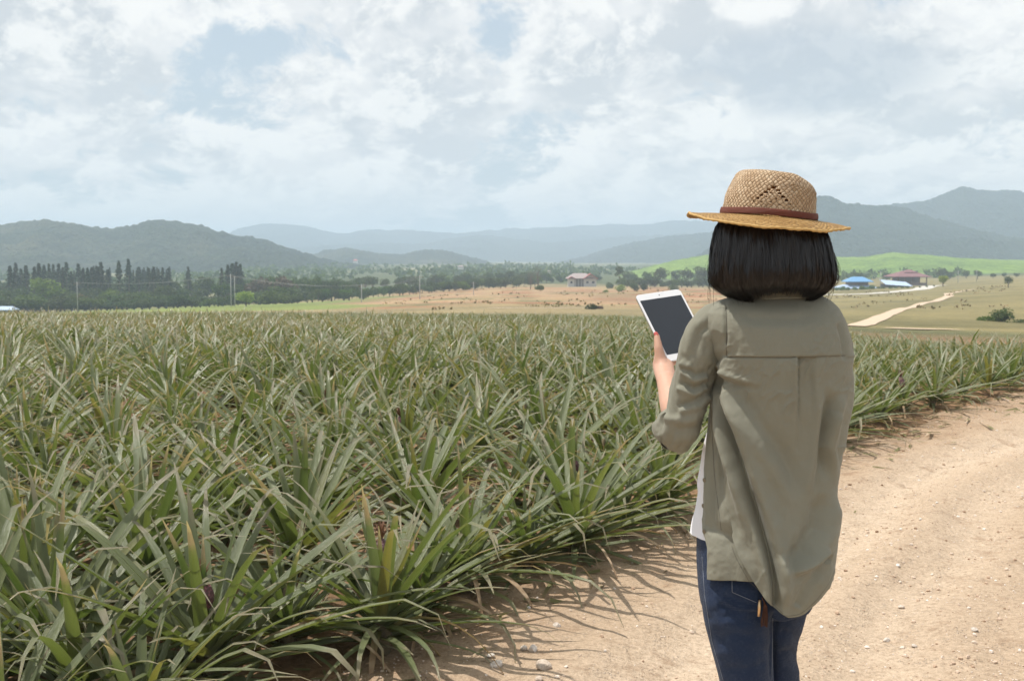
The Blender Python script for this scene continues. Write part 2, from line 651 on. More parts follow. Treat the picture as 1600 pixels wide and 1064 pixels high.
# ------------------------------------------------------------------ the dirt track
EDd = dense(np.r_[EDGE[:12], [[13.2, 19.4]]], 330)
tang = np.gradient(EDd, axis=0)
tang /= np.linalg.norm(tang, axis=1)[:, None]
nrm2 = np.c_[tang[:, 1], -tang[:, 0]]                       # to the right of the edge: onto the track
ac = np.r_[np.linspace(-0.35, 3.2, 300), np.linspace(3.2, 5.6, 60)[1:]]
tx = EDd[:, 0][:, None] + nrm2[:, 0][:, None] * ac
ty = EDd[:, 1][:, None] + nrm2[:, 1][:, None] * ac
sl = np.r_[0, np.cumsum(np.linalg.norm(np.diff(EDd, axis=0), axis=1))][:, None] + 0 * ac
aa = 0 * sl + ac
wob = (fbm(sl * 0.35, aa * 0.3, 3, 0.5, 61) - 0.5) * 0.5


def rut(c0, wd, dep):
    q = (aa + wob - c0) / wd
    return -dep * np.exp(-q ** 2) + 0.45 * dep * (np.exp(-((np.abs(q) - 1.75) / 0.55) ** 2))


h = rut(1.05, 0.20, 0.042) + rut(1.62, 0.16, 0.024) + rut(2.65, 0.22, 0.046) + rut(3.5, 0.2, 0.02) + rut(0.62, 0.10, 0.010)
h += (fbm(tx * 1.2, ty * 1.2, 5, 0.55, 71) - 0.5) * 0.075
h += (fbm(tx * 7, ty * 7, 4, 0.6, 81) - 0.5) * 0.022 * (0.4 + 1.2 * fbm(tx * 0.9, ty * 0.9, 2, 0.5, 91))
# tyre tread blocks, worn, in two of the ruts
for c0, wd in ((1.05, 0.12), (2.65, 0.13)):
    q = (aa + wob - c0)
    m = np.exp(-(q / wd) ** 4) * smoothstep(0.45, 0.6, fbm(sl * 0.8, aa * 0.5, 2, 0.5, 101))
    h += -0.004 * m * smoothstep(-0.2, 0.2, np.sin((sl + np.abs(q) * 0.9) * 2 * math.pi / 0.09))
tz_ = terrain_z(tx, ty) + h + 0.004
endf = smoothstep(-0.35, 0.05, aa)
tz_ = tz_ - 0.12 * (1 - endf) ** 2
tz_ = tz_ - 0.14 * smoothstep(4.7, 5.6, aa)
ruts = np.clip(np.exp(-((aa + wob - 1.05) / 0.26) ** 2) + np.exp(-((aa + wob - 2.65) / 0.3) ** 2) + 0.7 * np.exp(-((aa + wob - 1.62) / 0.2) ** 2) + 0.6 * np.exp(-((aa + wob - 3.5) / 0.25) ** 2), 0, 1)
m_dirt, t = new_mat('dirt_track_sandy_soil')
g = t.n('ShaderNodeTexCoord').outputs['Object']
rt = t.attr('worn').outputs['Fac']
eg = t.attr('across').outputs['Fac']
nA = t.noise(g, 0.9, 6, 0.6)
nB = t.noise(g, 5.0, 7, 0.65)
nC = t.noise(g, 48.0, 4, 0.7)
nD = t.noise(g, 170.0, 3, 0.7)
base = t.mix(nA, (0.39, 0.29, 0.20), (0.50, 0.39, 0.288))
base = t.mix(t.math('MULTIPLY', rt, t.step(nB, 0.3, 0.65, 0.35, 1.0)), base, (0.59, 0.475, 0.36))
base = t.mix(t.math('MULTIPLY', t.step(nB, 0.52, 0.7), 0.65), base, (0.30, 0.205, 0.135))
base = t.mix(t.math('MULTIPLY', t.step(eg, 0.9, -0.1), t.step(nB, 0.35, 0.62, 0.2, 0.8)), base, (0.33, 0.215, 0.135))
base = t.mix(1.0, base, t.ramp(nC, [(0.25, (0.66, 0.63, 0.6)), (0.5, (1, 1, 1)), (0.8, (1.28, 1.28, 1.28))]), 'MULTIPLY')
base = t.mix(1.0, base, t.ramp(nD, [(0.25, (0.74, 0.72, 0.7)), (0.75, (1.22, 1.22, 1.22))]), 'MULTIPLY')
vor = t.n('ShaderNodeTexVoronoi', i_Vector=g, i_Scale=70.0)
grit = t.math('MULTIPLY', t.step(vor.outputs['Distance'], 0.34, 0.2), t.step(t.noise(g, 8, 4, 0.6), 0.48, 0.62))
base = t.mix(t.math('MULTIPLY', grit, 0.55), base, t.mix(vor.outputs['Color'], (0.34, 0.24, 0.17), (0.66, 0.58, 0.5)))
vor2 = t.n('ShaderNodeTexVoronoi', i_Vector=g, i_Scale=33.0)
spk = t.math('MULTIPLY', t.step(vor2.outputs['Distance'], 0.16, 0.08), t.step(t.noise(g, 2.4, 3, 0.6), 0.5, 0.62))
base = t.mix(t.math('MULTIPLY', spk, 0.8), base, (0.12, 0.08, 0.05))
hh = t.math('ADD', t.math('MULTIPLY', nC, 0.7), t.math('MULTIPLY', nD, 0.35))
hh = t.math('ADD', hh, t.math('MULTIPLY', grit, 0.5))
hh = t.math('ADD', hh, t.math('MULTIPLY', nB, 1.3))
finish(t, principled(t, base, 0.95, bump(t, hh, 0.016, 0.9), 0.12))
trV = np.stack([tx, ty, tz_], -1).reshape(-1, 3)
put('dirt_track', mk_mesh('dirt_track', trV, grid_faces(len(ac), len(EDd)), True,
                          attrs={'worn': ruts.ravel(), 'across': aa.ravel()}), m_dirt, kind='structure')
TRACK_BVH = BVHTree.FromPolygons(trV.tolist(), grid_faces(len(ac), len(EDd)).tolist())


def track_z(x, y):
    h = TRACK_BVH.ray_cast(Vector((x, y, 3)), Vector((0, 0, -1)), 8)
    zt = h[0].z if h[0] is not None else -9
    return max(zt, tz(x, y) - 0.06)


# ------------------------------------------------------------------ hills and mountains
def forest_mat(name, c0, c1, c2, scale, bd):
    m, t = new_mat(name)
    g = t.n('ShaderNodeTexCoord').outputs['Object']
    a = t.noise(g, scale, 6, 0.6)
    b = t.noise(g, scale * 9, 5, 0.65)
    e = t.noise(g, scale * 40, 3, 0.6)
    c = t.ramp(a, [(0.3, c0), (0.52, c1), (0.72, c2)])
    c = t.mix(1.0, c, t.ramp(b, [(0.25, (0.6, 0.62, 0.6)), (0.75, (1.45, 1.4, 1.35))]), 'MULTIPLY')
    c = t.mix(1.0, c, t.ramp(e, [(0.3, (0.6, 0.6, 0.6)), (0.7, (1.4, 1.4, 1.4))]), 'MULTIPLY')
    finish(t, principled(t, c, 0.95, bump(t, t.math('ADD', b, t.math('MULTIPLY', e, 0.4)), bd), 0.05))
    return m


M_HILL = forest_mat('forest_on_near_hill', (0.028, 0.040, 0.028), (0.044, 0.058, 0.036), (0.115, 0.115, 0.072), 0.006, 20)
M_MTN = forest_mat('forest_on_mountain', (0.022, 0.034, 0.026), (0.034, 0.046, 0.034), (0.052, 0.060, 0.042), 0.0035, 35)
M_GREEN = forest_mat('young_green_plantation', (0.085, 0.145, 0.034), (0.145, 0.22, 0.050), (0.175, 0.245, 0.07), 0.012, 1.2)


def ridge(name, pts, d, front, back, mat, foot=-18, spur=0.3, rough=1.5, seed=1, nu=320, nv=64, fscale=1.0, power=1.25):
    pts = np.array(pts, float)
    px = np.linspace(pts[0, 0], pts[-1, 0], nu)
    crest = CAM_Z + (HOR - cr(px, pts[:, 0], pts[:, 1])) / F_PX * d
    tt = np.r_[np.linspace(-1, 0, int(nv * 0.68)), np.linspace(0, 1, nv - int(nv * 0.68) + 1)[1:]]
    X0 = (px - 800) / F_PX
    Pm, T = np.meshgrid(X0, tt)
    depth = np.where(T < 0, d + T * front, d + T * back)
    crest2 = np.broadcast_to(crest, T.shape)
    wx, wy = Pm * d / 100 * fscale, depth / 100 * fscale
    rn = 1 - np.abs(2 * fbm(wx * 0.55 + 0.2 * fbm(wx, wy, 2, 0.5, seed), wy * 0.33, 4, 0.5, seed) - 1)
    s = 1 - np.abs(T)
    prof = s ** (power if False else 1.0)
    prof = np.sin(np.clip(s, 0, 1) * math.pi / 2) ** power
    lower = spur * (1 - rn) * 2.0 * np.sin(np.clip(s, 0, 1) * math.pi) ** 0.8
    z = foot + (crest2 - foot) * np.clip(prof - lower * np.clip(prof, 0, 1), 0, None)
    hfac = np.clip(prof * 3, 0, 1)
    z = z + (fbm(wx * 6, wy * 6, 3, 0.6, seed + 9) - 0.5) * rough * 2.2 * hfac
    z = z + (vnoise(wx * 31, wy * 31, seed + 5) ** 2) * rough * hfac
    # the sides run out into the plain
    V = np.stack([Pm * d * (1 + (depth - d) / d * 0.9), depth, z], -1).reshape(-1, 3)
    return put(name, mk_mesh(name, V, grid_faces(nu, len(tt)), True), mat, kind='structure')


ridge('mountain', [(-700, 372), (-200, 384), (200, 380), (340, 372), (380, 358), (420, 351), (460, 353), (500, 360), (540, 366), (570, 361), (620, 361),
                   (680, 364), (720, 366), (760, 361), (850, 357), (940, 353), (1000, 352), (1060, 346), (1120, 349), (1200, 356),
                   (1400, 372), (2000, 380)], 3900, 800, 560, M_MTN, spur=0.4, rough=5, seed=3, nv=70)
ridge('mountain', [(300, 410), (420, 392), (520, 384), (600, 380), (660, 383), (700, 374), (760, 369), (800, 374), (860, 380), (920, 376),
                   (1000, 370), (1100, 366), (1250, 372), (1500, 390)], 3200, 600, 480, M_MTN, spur=0.4, rough=4, seed=7)
ridge('mountain', [(860, 412), (900, 405), (940, 393), (980, 382), (1040, 371), (1100, 364), (1160, 360), (1240, 352), (1330, 345), (1420, 372), (1500, 400)],
      2250, 450, 450, M_MTN, spur=0.25, rough=3, seed=12)
ridge('mountain', [(1240, 385), (1320, 345), (1380, 323), (1410, 319), (1440, 315), (1462, 309), (1478, 301), (1497, 295), (1515, 298), (1540, 300), (1575, 299), (1600, 303),
                   (1680, 312), (1800, 330), (2000, 350), (2300, 372)], 2000, 480, 450, M_MTN, spur=0.42, rough=2.6, seed=15)
ridge('mountain', [(1080, 405), (1140, 372), (1200, 340), (1240, 321), (1268, 309), (1285, 307), (1305, 313), (1335, 321), (1370, 322), (1400, 325), (1440, 337),
                   (1490, 352), (1550, 366), (1620, 379), (1750, 392), (1900, 400)], 1500, 400, 350, M_MTN, spur=0.42, rough=2.2, seed=19)
ridge('hill', [(440, 410), (480, 400), (520, 391), (540, 388), (565, 392), (600, 398), (625, 399), (650, 394), (680, 391), (705, 395), (740, 404), (775, 413)],
      1750, 350, 250, M_HILL, spur=0.45, rough=2.2, seed=23, nu=260)
ridge('hill', [(-600, 380), (-320, 366), (-150, 372), (-60, 360), (0, 352), (30, 348), (60, 346.5), (100, 349), (140, 355), (180, 359), (205, 356), (232, 349), (262, 345.5), (290, 349),
               (315, 353), (340, 363), (370, 369), (400, 374), (440, 385), (480, 398), (520, 408), (570, 416)], 1250, 330, 260, M_HILL, spur=0.5, rough=2.6, seed=29, nu=420, nv=80)
ridge('hill', [(940, 434), (985, 424), (1030, 413), (1060, 406), (1110, 399), (1180, 397), (1250, 400), (1300, 402), (1345, 402), (1372, 398), (1392, 395), (1430, 398), (1500, 403),
               (1600, 407), (1750, 407), (2000, 410)], 800, 200, 120, M_GREEN, spur=0.10, rough=0.35, seed=33, nu=300, foot=-14)

# ------------------------------------------------------------------ pineapple plants
def leaf_material(name, dry=False):
    m, t = new_mat(name)
    v = t.attr('along').outputs['Fac']
    u = t.attr('acrossleaf').outputs['Fac']
    rl = t.attr('leafrnd').outputs['Fac']
    oi = t.n('ShaderNodeObjectInfo').outputs['Random']
    r = t.math('FRACT', t.math('ADD', rl, oi))
    r2 = t.math('FRACT', t.math('MULTIPLY', r, 13.37))
    r3 = t.math('FRACT', t.math('MULTIPLY', r, 41.7))
    g = t.n('ShaderNodeTexCoord').outputs['Object']
    nz = t.noise(g, 14.0, 5, 0.6)
    nf = t.noise(t.n('ShaderNodeCombineXYZ', i_0=t.math('MULTIPLY', u, 9.0), i_1=t.math('MULTIPLY', v, 1.3), i_2=t.math('MULTIPLY', r, 50)), 2.2, 3, 0.6)
    if dry:
        c = t.mix(r, (0.46, 0.33, 0.21), (0.60, 0.48, 0.35))
        c = t.mix(t.step(nz, 0.35, 0.7), c, (0.30, 0.19, 0.115))
        c = t.mix(t.step(t.math('ADD', v, t.math('MULTIPLY', nz, 0.4)), 0.75, 0.35), c, (0.19, 0.18, 0.085))
        under = c
    else:
        c = t.mix(r, (0.080, 0.124, 0.036), (0.180, 0.208, 0.074))
        c = t.mix(t.step(r2, 0.70, 0.86), c, (0.140, 0.172, 0.088))          # blue grey bloom
        c = t.mix(t.step(r3, 0.86, 0.95), c, (0.22, 0.20, 0.062))             # yellowing
        c = t.mix(t.step(v, 0.16, 0.0, 0, 0.75), c, (0.22, 0.23, 0.14))      # pale base
        c = t.mix(t.step(t.math('ABSOLUTE', u), 0.65, 1.0, 0, 0.45), c, (0.17, 0.18, 0.092))  # pale margin
        c = t.mix(t.math('MULTIPLY', t.step(nf, 0.42, 0.66), 0.4), c, (0.14, 0.165, 0.095))
        tip = t.math('ADD', t.step(v, 0.55, 0.92), t.math('MULTIPLY', t.math('SUBTRACT', nz, 0.5), 0.8))
        c = t.mix(t.math('MULTIPLY', t.step(tip, 0.2, 0.8), t.step(r2, 0.1, 0.6, 0.3, 1.0)), c, (0.33, 0.245, 0.195))
        c = t.mix(t.step(t.math('ADD', v, t.math('MULTIPLY', nz, 0.16)), 0.93, 1.0), c, (0.47, 0.37, 0.28))
        under = t.mix(0.6, c, (0.170, 0.188, 0.105))
    geo = t.n('ShaderNodeNewGeometry')
    c = t.mix(geo.outputs['Backfacing'], c, under)
    bmp = bump(t, nf, 0.004, 0.6)
    b = principled(t, c, 0.30 if not dry else 0.8, bmp, 0.5 if not dry else 0.2)
    tr = t.n('ShaderNodeBsdfTranslucent')
    t.put(tr.inputs['Color'], t.mix(1.0, c, (1.35, 1.45, 0.72), 'MULTIPLY'))
    mx = t.n('ShaderNodeMixShader', i_0=0.26 if not dry else 0.15)
    t.link(b, mx.inputs[1])
    t.link(tr.outputs[0], mx.inputs[2])
    finish(t, mx.outputs[0])
    return m


M_LEAF = leaf_material('pineapple_leaf')
M_DRY = leaf_material('dead_pineapple_leaf', True)


def leaf_geo(L, wd, e0, droop, ns=9, nc=5, twist=0.0, tipkink=0.0, bow=0.0, p=1.5):
    """a channelled, tapering blade growing along +x; e0 = launch angle, droop = total bending"""
    tt = np.linspace(0, 1, ns)
    th = e0 - droop * tt ** p - tipkink * smoothstep(0.7, 1.0, tt)
    ds = L / (ns - 1)
    x = np.r_[0, np.cumsum(np.cos((th[1:] + th[:-1]) / 2) * ds)]
    z = np.r_[0, np.cumsum(np.sin((th[1:] + th[:-1]) / 2) * ds)]
    y = bow * L * tt ** 2
    half = wd / 2 * np.minimum(1.0, 0.9 + 0.8 * tt) * np.clip(1 - tt ** 1.55, 0, 1) ** 0.92 + 0.0009
    uc = np.linspace(-1, 1, nc)
    chan = 0.55 * (1 - 0.45 * tt)
    tw = twist * tt
    # cross section direction (side) and up normal
    up = np.stack([-np.sin(th), 0 * th, np.cos(th)], -1)
    side = np.array([0, 1.0, 0])
    V, U, A = [], [], []
    for i in range(ns):
        c_, s_ = math.cos(tw[i]), math.sin(tw[i])
        sd = side * c_ + up[i] * s_
        u2 = up[i] * c_ - side * s_
        for u in uc:
            V.append(np.array([x[i], y[i], z[i]]) + sd * (u * half[i]) + u2 * (chan[i] * half[i] * (u * u)))
            U.append(u)
            A.append(tt[i])
    F = grid_faces(nc, ns)
    return np.array(V), F, np.array(A), np.array(U)


# library of blades: rank 0 (heart, upright) to 4 (skirt), 5 = dead and bent over
LIB = []
SPEC = [((60, 86), (0.34, 0.54), (2, 12), 0.039), ((45, 66), (0.54, 0.78), (4, 22), 0.048), ((28, 50), (0.62, 0.88), (6, 32), 0.049),
        ((12, 34), (0.60, 0.88), (10, 38), 0.047), ((-4, 18), (0.42, 0.70), (4, 30), 0.041), ((5, 40), (0.40, 0.64), (80, 150), 0.036)]
for k, (ee, ll, dr, wd) in enumerate(SPEC):
    row = []
    for j in range(9 if k < 5 else 7):
        L = random.uniform(*ll)
        droop = R(random.uniform(*dr))
        kink = R(random.choice((0, 0, 15, 35, 65, 100))) if 0 < k < 5 else 0
        if k == 5 and j % 2:
            L, droop, kink = random.uniform(0.55, 0.78), R(random.uniform(25, 60)), R(random.uniform(70, 120))
        args = (L, wd * random.uniform(0.82, 1.14), R(random.uniform(*ee)), droop)
        kw = dict(twist=random.uniform(-0.35, 0.35) if k < 5 else random.uniform(-1.3, 1.3), tipkink=kink,
                  bow=random.uniform(-0.07, 0.07), p=random.uniform(1.2, 2.2) if k < 5 else random.uniform(0.6, 1.1))
        V_, F_, A_, U_ = leaf_geo(*args, **kw)
        lo = leaf_geo(*args, ns=6, nc=3, **kw)
        me = mk_mesh('leaf_blade', V_, F_, True, attrs={'along': A_, 'acrossleaf': U_, 'leafrnd': np.full(len(V_), random.random())})
        me.materials.append(M_DRY if k == 5 else M_LEAF)
        row.append((me, lo))
    LIB.append(row)


def plant_recipe(rng, dead=3, n=40, open_=1.0, size=1.0):
    """list of (rank, variant, azimuth, base height, base radius, scale, tilt)"""
    out = []
    a0 = rng.uniform(0, 6.28)
    counts = [int(n * 0.13), int(n * 0.20), int(n * 0.25), int(n * 0.24), int(n * 0.26), dead]
    i = 0
    for k, cnt in enumerate(counts):
        for j in range(cnt):
            az_ = a0 + i * 2.39996 + rng.normal(0, 0.14)
            i += 1
            z0 = [0.15, 0.125, 0.10, 0.075, 0.035, 0.06][k] + rng.uniform(-0.02, 0.02)
            r0 = [0.012, 0.022, 0.03, 0.034, 0.036, 0.036][k]
            out.append((k, int(rng.integers(0, len(LIB[k]))), az_, z0, r0, size * rng.uniform(0.86, 1.12), rng.normal(0, 0.08)))
    return out


def leaf_matrix(az_, z0, r0, sc, tilt):
    return (Matrix.Translation((math.cos(az_) * r0, math.sin(az_) * r0, z0)) @ Matrix.Rotation(az_, 4, 'Z')
            @ Matrix.Rotation(tilt, 4, 'Y') @ Matrix.Diagonal((sc, sc, sc, 1)))


M_STALK = plain('pineapple_stem_bark', (0.16, 0.13, 0.08), 0.9, 0.3, 30)
M_FRUIT, t = new_mat('young_pineapple_fruit')
g = t.n('ShaderNodeTexCoord').outputs['Object']
vz = t.n('ShaderNodeTexVoronoi', i_Vector=g, i_Scale=75.0)
c = t.mix(t.step(vz.outputs['Distance'], 0.1, 0.6), (0.26, 0.10, 0.12), (0.11, 0.055, 0.06))
finish(t, principled(t, c, 0.55, bump(t, vz.outputs['Distance'], 0.006), 0.4))
M_BRACT = plain('red_fruit_bracts', (0.20, 0.105, 0.065), 0.6, 0.25, 20)


def fruit_meshes():
    mb = MB()
    nu, nv = 16, 13
    V = []
    for j in range(nv):
        f = j / (nv - 1)
        rad = 0.034 * math.sin(math.pi * (0.1 + 0.86 * f)) ** 0.7
        for i in range(nu):
            a = 2 * math.pi * (i + 0.5 * (j % 2)) / nu
            rr_ = rad * (1 + 0.14 * ((i + j) % 2))
            V.append((rr_ * math.cos(a), rr_ * math.sin(a), f * 0.105))
    F = grid_faces(nu, nv, True).tolist() + [list(range(nu - 1, -1, -1)), [(nv - 1) * nu + i for i in range(nu)]]
    mb.add(V, F)
    body = mb.mesh('fruit', True)
    Vs, Fs, As, Us, n0 = [], [], [], [], 0
    for i in range(16):
        V_, F_, A_, U_ = leaf_geo(0.05 + 0.03 * random.random(), 0.011, R(86 - i * 2.2), R(12), 5, 3)
        a = i * 2.4
        ca, sa = math.cos(a), math.sin(a)
        V_ = np.c_[V_[:, 0] * ca - V_[:, 1] * sa, V_[:, 0] * sa + V_[:, 1] * ca, V_[:, 2] + 0.10]
        Vs.append(V_); Fs.append(F_ + n0); As.append(A_); Us.append(U_)
        n0 += len(V_)
    V = np.concatenate(Vs)
    crown = mk_mesh('fruit_crown', V, np.concatenate(Fs), True, attrs={'along': np.concatenate(As) * 0.6, 'acrossleaf': np.concatenate(Us), 'leafrnd': np.full(len(V), 0.3)})
    return body, crown


FRUIT, FCROWN = fruit_meshes()
FRUIT.materials.append(M_FRUIT)
FCROWN.materials.append(M_BRACT)
mb = MB()
mb.tube([(0, 0, -0.05), (0.005, 0, 0.05), (0, 0.004, 0.13), (0, 0, 0.27)], [0.034, 0.036, 0.03, 0.012], 8)
STALK = mb.mesh('stem', True)
STALK.materials.append(M_STALK)


def plant_leaves(loc, seed, label, group, size=1.0, dead=3, n=40, fruit=None, lean=(0, 0)):
    rng = np.random.default_rng(seed)
    root = empty('pineapple_plant', loc, label, 'pineapple plant', group, rng.uniform(0, 6.28))
    root.rotation_euler.x, root.rotation_euler.y = lean
    put('stem', STALK, None, root).scale = (size, size, size)
    for (k, j, az_, z0, r0, sc, tilt) in plant_recipe(rng, dead, n, 1.0, size):
        o = put('dead_leaf' if k == 5 else 'leaf', LIB[k][j][0], None, root)
        o.matrix_basis = leaf_matrix(az_, z0 * size, r0, sc, tilt)
    if fruit is not None:
        f = put('fruit', FRUIT, None, root, (0, 0, fruit - 0.05))
        put('fruit_crown', FCROWN, None, f)
    return root


def merged(recipes, ns_lo=True):
    """one mesh of many blades; recipes = list of (matrix, (rank, variant), random)"""
    Vs, Fs, As, Us, Rs, M, n0 = [], [], [], [], [], [], 0
    for mat4, (k, j), rnd in recipes:
        V_, F_, A_, U_ = LIB[k][j][1]
        m = np.array(mat4)
        Vs.append(V_ @ m[:3, :3].T + m[:3, 3])
        Fs.append(F_ + n0); As.append(A_); Us.append(U_)
        Rs.append(np.full(len(V_), rnd))
        M.append(np.full(len(F_), 1 if k == 5 else 0))
        n0 += len(V_)
    me = mk_mesh('foliage', np.concatenate(Vs), np.concatenate(Fs), True,
                 attrs={'along': np.concatenate(As), 'acrossleaf': np.concatenate(Us), 'leafrnd': np.concatenate(Rs)})
    me.materials.append(M_LEAF)
    me.materials.append(M_DRY)
    me.polygons.foreach_set('material_index', np.concatenate(M).astype(np.int32))
    return me


# ---- where the plants stand: double rows that follow the track
def in_view(x, y, m=110):
    return y > 0.8 and -m < 800 + F_PX * x / y < 1600 + m


HAND = [  # (photo column, distance, size, seed, fruit height or None, lean, dead leaves, leaves, label)
    (312, 3.68, 1.08, 101, 0.31, (0.05, 0.0), 3, 46, 'pineapple plant with a spiky purple bud in its heart, nearest the bottom edge'),
    (592, 4.06, 0.96, 102, 0.34, (-0.06, 0.08), 6, 50, 'large pineapple plant with a reddish fruit, dry leaf tips spilling onto the dirt'),
    (728, 4.80, 1.0, 103, None, (0.0, 0.05), 8, 46, 'yellow green pineapple plant at the track edge with brown dead leaves hanging down'),
    (902, 5.36, 1.02, 104, None, (0.04, 0.06), 7, 48, 'fanned grey green pineapple plant at the track edge with two hanging dead tips'),
    (1035, 6.25, 1.0, 105, None, (0, 0.06), 6, 48, "pineapple plant on the track edge just below the woman's bent elbow"),
    (-30, 2.95, 0.80, 106, None, (0, 0.1), 2, 40, 'cropped pineapple plant in the bottom left corner, cut off by the photo edge'),
    (105, 3.38, 0.84, 107, None, (0, -0.1), 3, 42, 'low pineapple plant between the corner plant and the one with the purple bud'),
    (215, 4.45, 1.12, 108, None, (0.0, -0.05), 2, 48, 'tall spreading pineapple plant directly behind the one with the purple bud'),
    (462, 4.95, 1.14, 109, None, (-0.05, -0.05), 2, 50, 'tall pineapple plant with long arching blades behind the one with the reddish fruit'),
    (20, 4.15, 1.02, 110, None, (0.0, 0.0), 2, 46, 'spreading pineapple plant at the left photo edge behind the corner plant'),
    (440, 4.02, 0.86, 111, None, (0.0, 0.0), 3, 44, 'pineapple plant squeezed between the purple bud plant and the reddish fruit plant'),
    (205, 3.22, 0.70, 112, None, (0.0, -0.1), 3, 40, 'short pineapple plant at the very bottom edge, left of the purple bud plant'),
    (650, 5.75, 1.05, 113, None, (0.0, 0.05), 3, 46, 'pineapple plant behind the gap between the yellow green and the reddish fruit plants'),
    (822, 5.12, 0.74, 114, None, (0.0, 0.05), 6, 38, 'small pineapple plant at the track edge between the yellow green and fanned ones'),
    (655, 4.42, 0.74, 115, None, (0.0, 0.05), 6, 38, 'small pineapple plant at the track edge right of the reddish fruit plant'),
    (968, 5.75, 0.82, 116, None, (0.0, 0.05), 6, 40, 'pineapple plant at the track edge, right of the fanned grey green one'),
]
spots = []
for (px, d, size, seed, fr, lean, dead, n, label) in HAND:
    x = (px - 800) / F_PX * d
    spots.append((x, d, size, seed, fr, lean, dead, n, label))
HXY = np.array([(s[0], s[1]) for s in spots])
cs = np.r_[0, np.cumsum(np.linalg.norm(np.diff(EDGE_D, axis=0), axis=1))]
etan = np.gradient(EDGE_D, axis=0)
etan /= np.linalg.norm(etan, axis=1)[:, None]
auto = []
prng = np.random.default_rng(5)
off = 0.22
ri = 0
while off < 62:
    s = prng.uniform(0, 0.4)
    while s < cs[-1]:
        ex, ey = np.interp(s, cs, EDGE_D[:, 0]), np.interp(s, cs, EDGE_D[:, 1])
        i = min(int(np.searchsorted(cs, s)), len(cs) - 1)
        nx_, ny_ = -etan[i, 1], etan[i, 0]
        x = ex + nx_ * off + prng.normal(0, 0.055)
        y = ey + ny_ * off + prng.normal(0, 0.055)
        s += prng.uniform(0.50, 0.62) * (1.0 if off > 0.5 else 1.2)
        d = math.hypot(x, y)
        if y < 2.6 or d > 58 or not in_view(x, y, 130):
            continue
        if edge1(x, y) < 0.12 or np.min(np.hypot(HXY[:, 0] - x, HXY[:, 1] - y)) < 0.40:
            continue
        px_ = 800 + F_PX * x / y
        if y < 4.2 and px_ > -60 and edge1(x, y) < 0.5:
            continue
        if d > np.interp(px_, [0, 1200, 1600], [58, 50, 34]):
            continue
        auto.append((x, y, off))
    off += 0.50 if ri % 2 == 0 else 0.78
    ri += 1
auto.sort(key=lambda q: q[0] ** 2 + q[1] ** 2)

for (x, y, size, seed, fr, lean, dead, n, label) in spots:
    plant_leaves((x, y, tz(x, y) + 0.02), seed, label, 'pineapple plants of the field', size, dead, n, fr, lean)

ROWS = sorted({round(q[2], 3) for q in auto})
_o = 'first second third fourth fifth sixth seventh eighth ninth tenth eleventh twelfth thirteenth fourteenth fifteenth sixteenth seventeenth eighteenth nineteenth twentieth'.split()
_t = {20: 'twenty', 30: 'thirty', 40: 'forty', 50: 'fifty'}


def ORD(i):
    return _o[i] if i < 20 else _t[(i + 1) // 10 * 10] + ('ieth' if (i + 1) % 10 == 0 else '-' + _o[(i + 1) % 10 - 1]).replace('yieth', 'ieth')


seen, COUNT = {}, []
for q in auto:
    r_ = round(q[2], 3)
    COUNT.append(seen.get(r_, 0))
    seen[r_] = COUNT[-1] + 1
N_LEAFWISE, N_SINGLE = 100, 300 - len(HAND)
PROTO = []
for i in range(12):
    rng = np.random.default_rng(900 + i)
    rec = [(leaf_matrix(az_, z0, r0, sc, tilt), (k, j), rng.random()) for (k, j, az_, z0, r0, sc, tilt) in plant_recipe(rng, 3, 38)]
    PROTO.append(merged(rec))
for i, (x, y, off) in enumerate(auto[:N_SINGLE]):
    rng = np.random.default_rng(3000 + i)
    px_ = 800 + F_PX * x / y
    size = rng.uniform(0.84, 1.06) * np.interp(px_, [1100, 1350], [1, 0.82])
    z = tz(x, y) + 0.03
    row = ROWS.index(round(off, 3))
    k_ = COUNT[i]
    if i < N_LEAFWISE or row < 2:
        label = f'pineapple plant, {ORD(k_)} from the near end of the {ORD(row)} row counted from the dirt track'
    else:
        label = 'pineapple plant among many alike in the middle depth of the field'
    if i < N_LEAFWISE:
        fr = 0.27 if i % 19 == 7 else None
        plant_leaves((x, y, z), 3000 + i, label, 'pineapple plants of the field', size, int(rng.integers(1, 5)) + (2 if off < 0.5 else 0),
                     int(rng.integers(34, 43)), fr, (rng.normal(0, 0.1), rng.normal(0, 0.1)))
    else:
        o = put('pineapple_plant', PROTO[i % 12], None, None, (x, y, z), label, 'pineapple plant', 'pineapple plants of the field')
        o.rotation_euler = (rng.normal(0, 0.1), rng.normal(0, 0.1), rng.uniform(0, 6.28))
        o.scale = (size, size, size)

# ---- the rest of the field, one mass
rest = []
prng = np.random.default_rng(77)
for (x, y, off) in auto[N_SINGLE:]:
    d = math.hypot(x, y)
    px_ = 800 + F_PX * x / y
    n = 26 if d < 26 else 18
    size = prng.uniform(0.80, 1.02) * np.interp(px_, [1100, 1350], [1, 0.82])
    base = Matrix.Translation((x, y, tz(x, y) + 0.02)) @ Matrix.Rotation(prng.normal(0, 0.1), 4, 'X') @ Matrix.Rotation(prng.uniform(0, 6.28), 4, 'Z')
    for (k, j, az_, z0, r0, sc, tilt) in plant_recipe(prng, 1 if d < 26 else 0, n, 1.0, size):
        if d > 26 and k == 4:
            continue
        rest.append((base @ leaf_matrix(az_, z0, r0, sc * (1.06 if d > 26 else 1), tilt), (k, j), prng.random()))
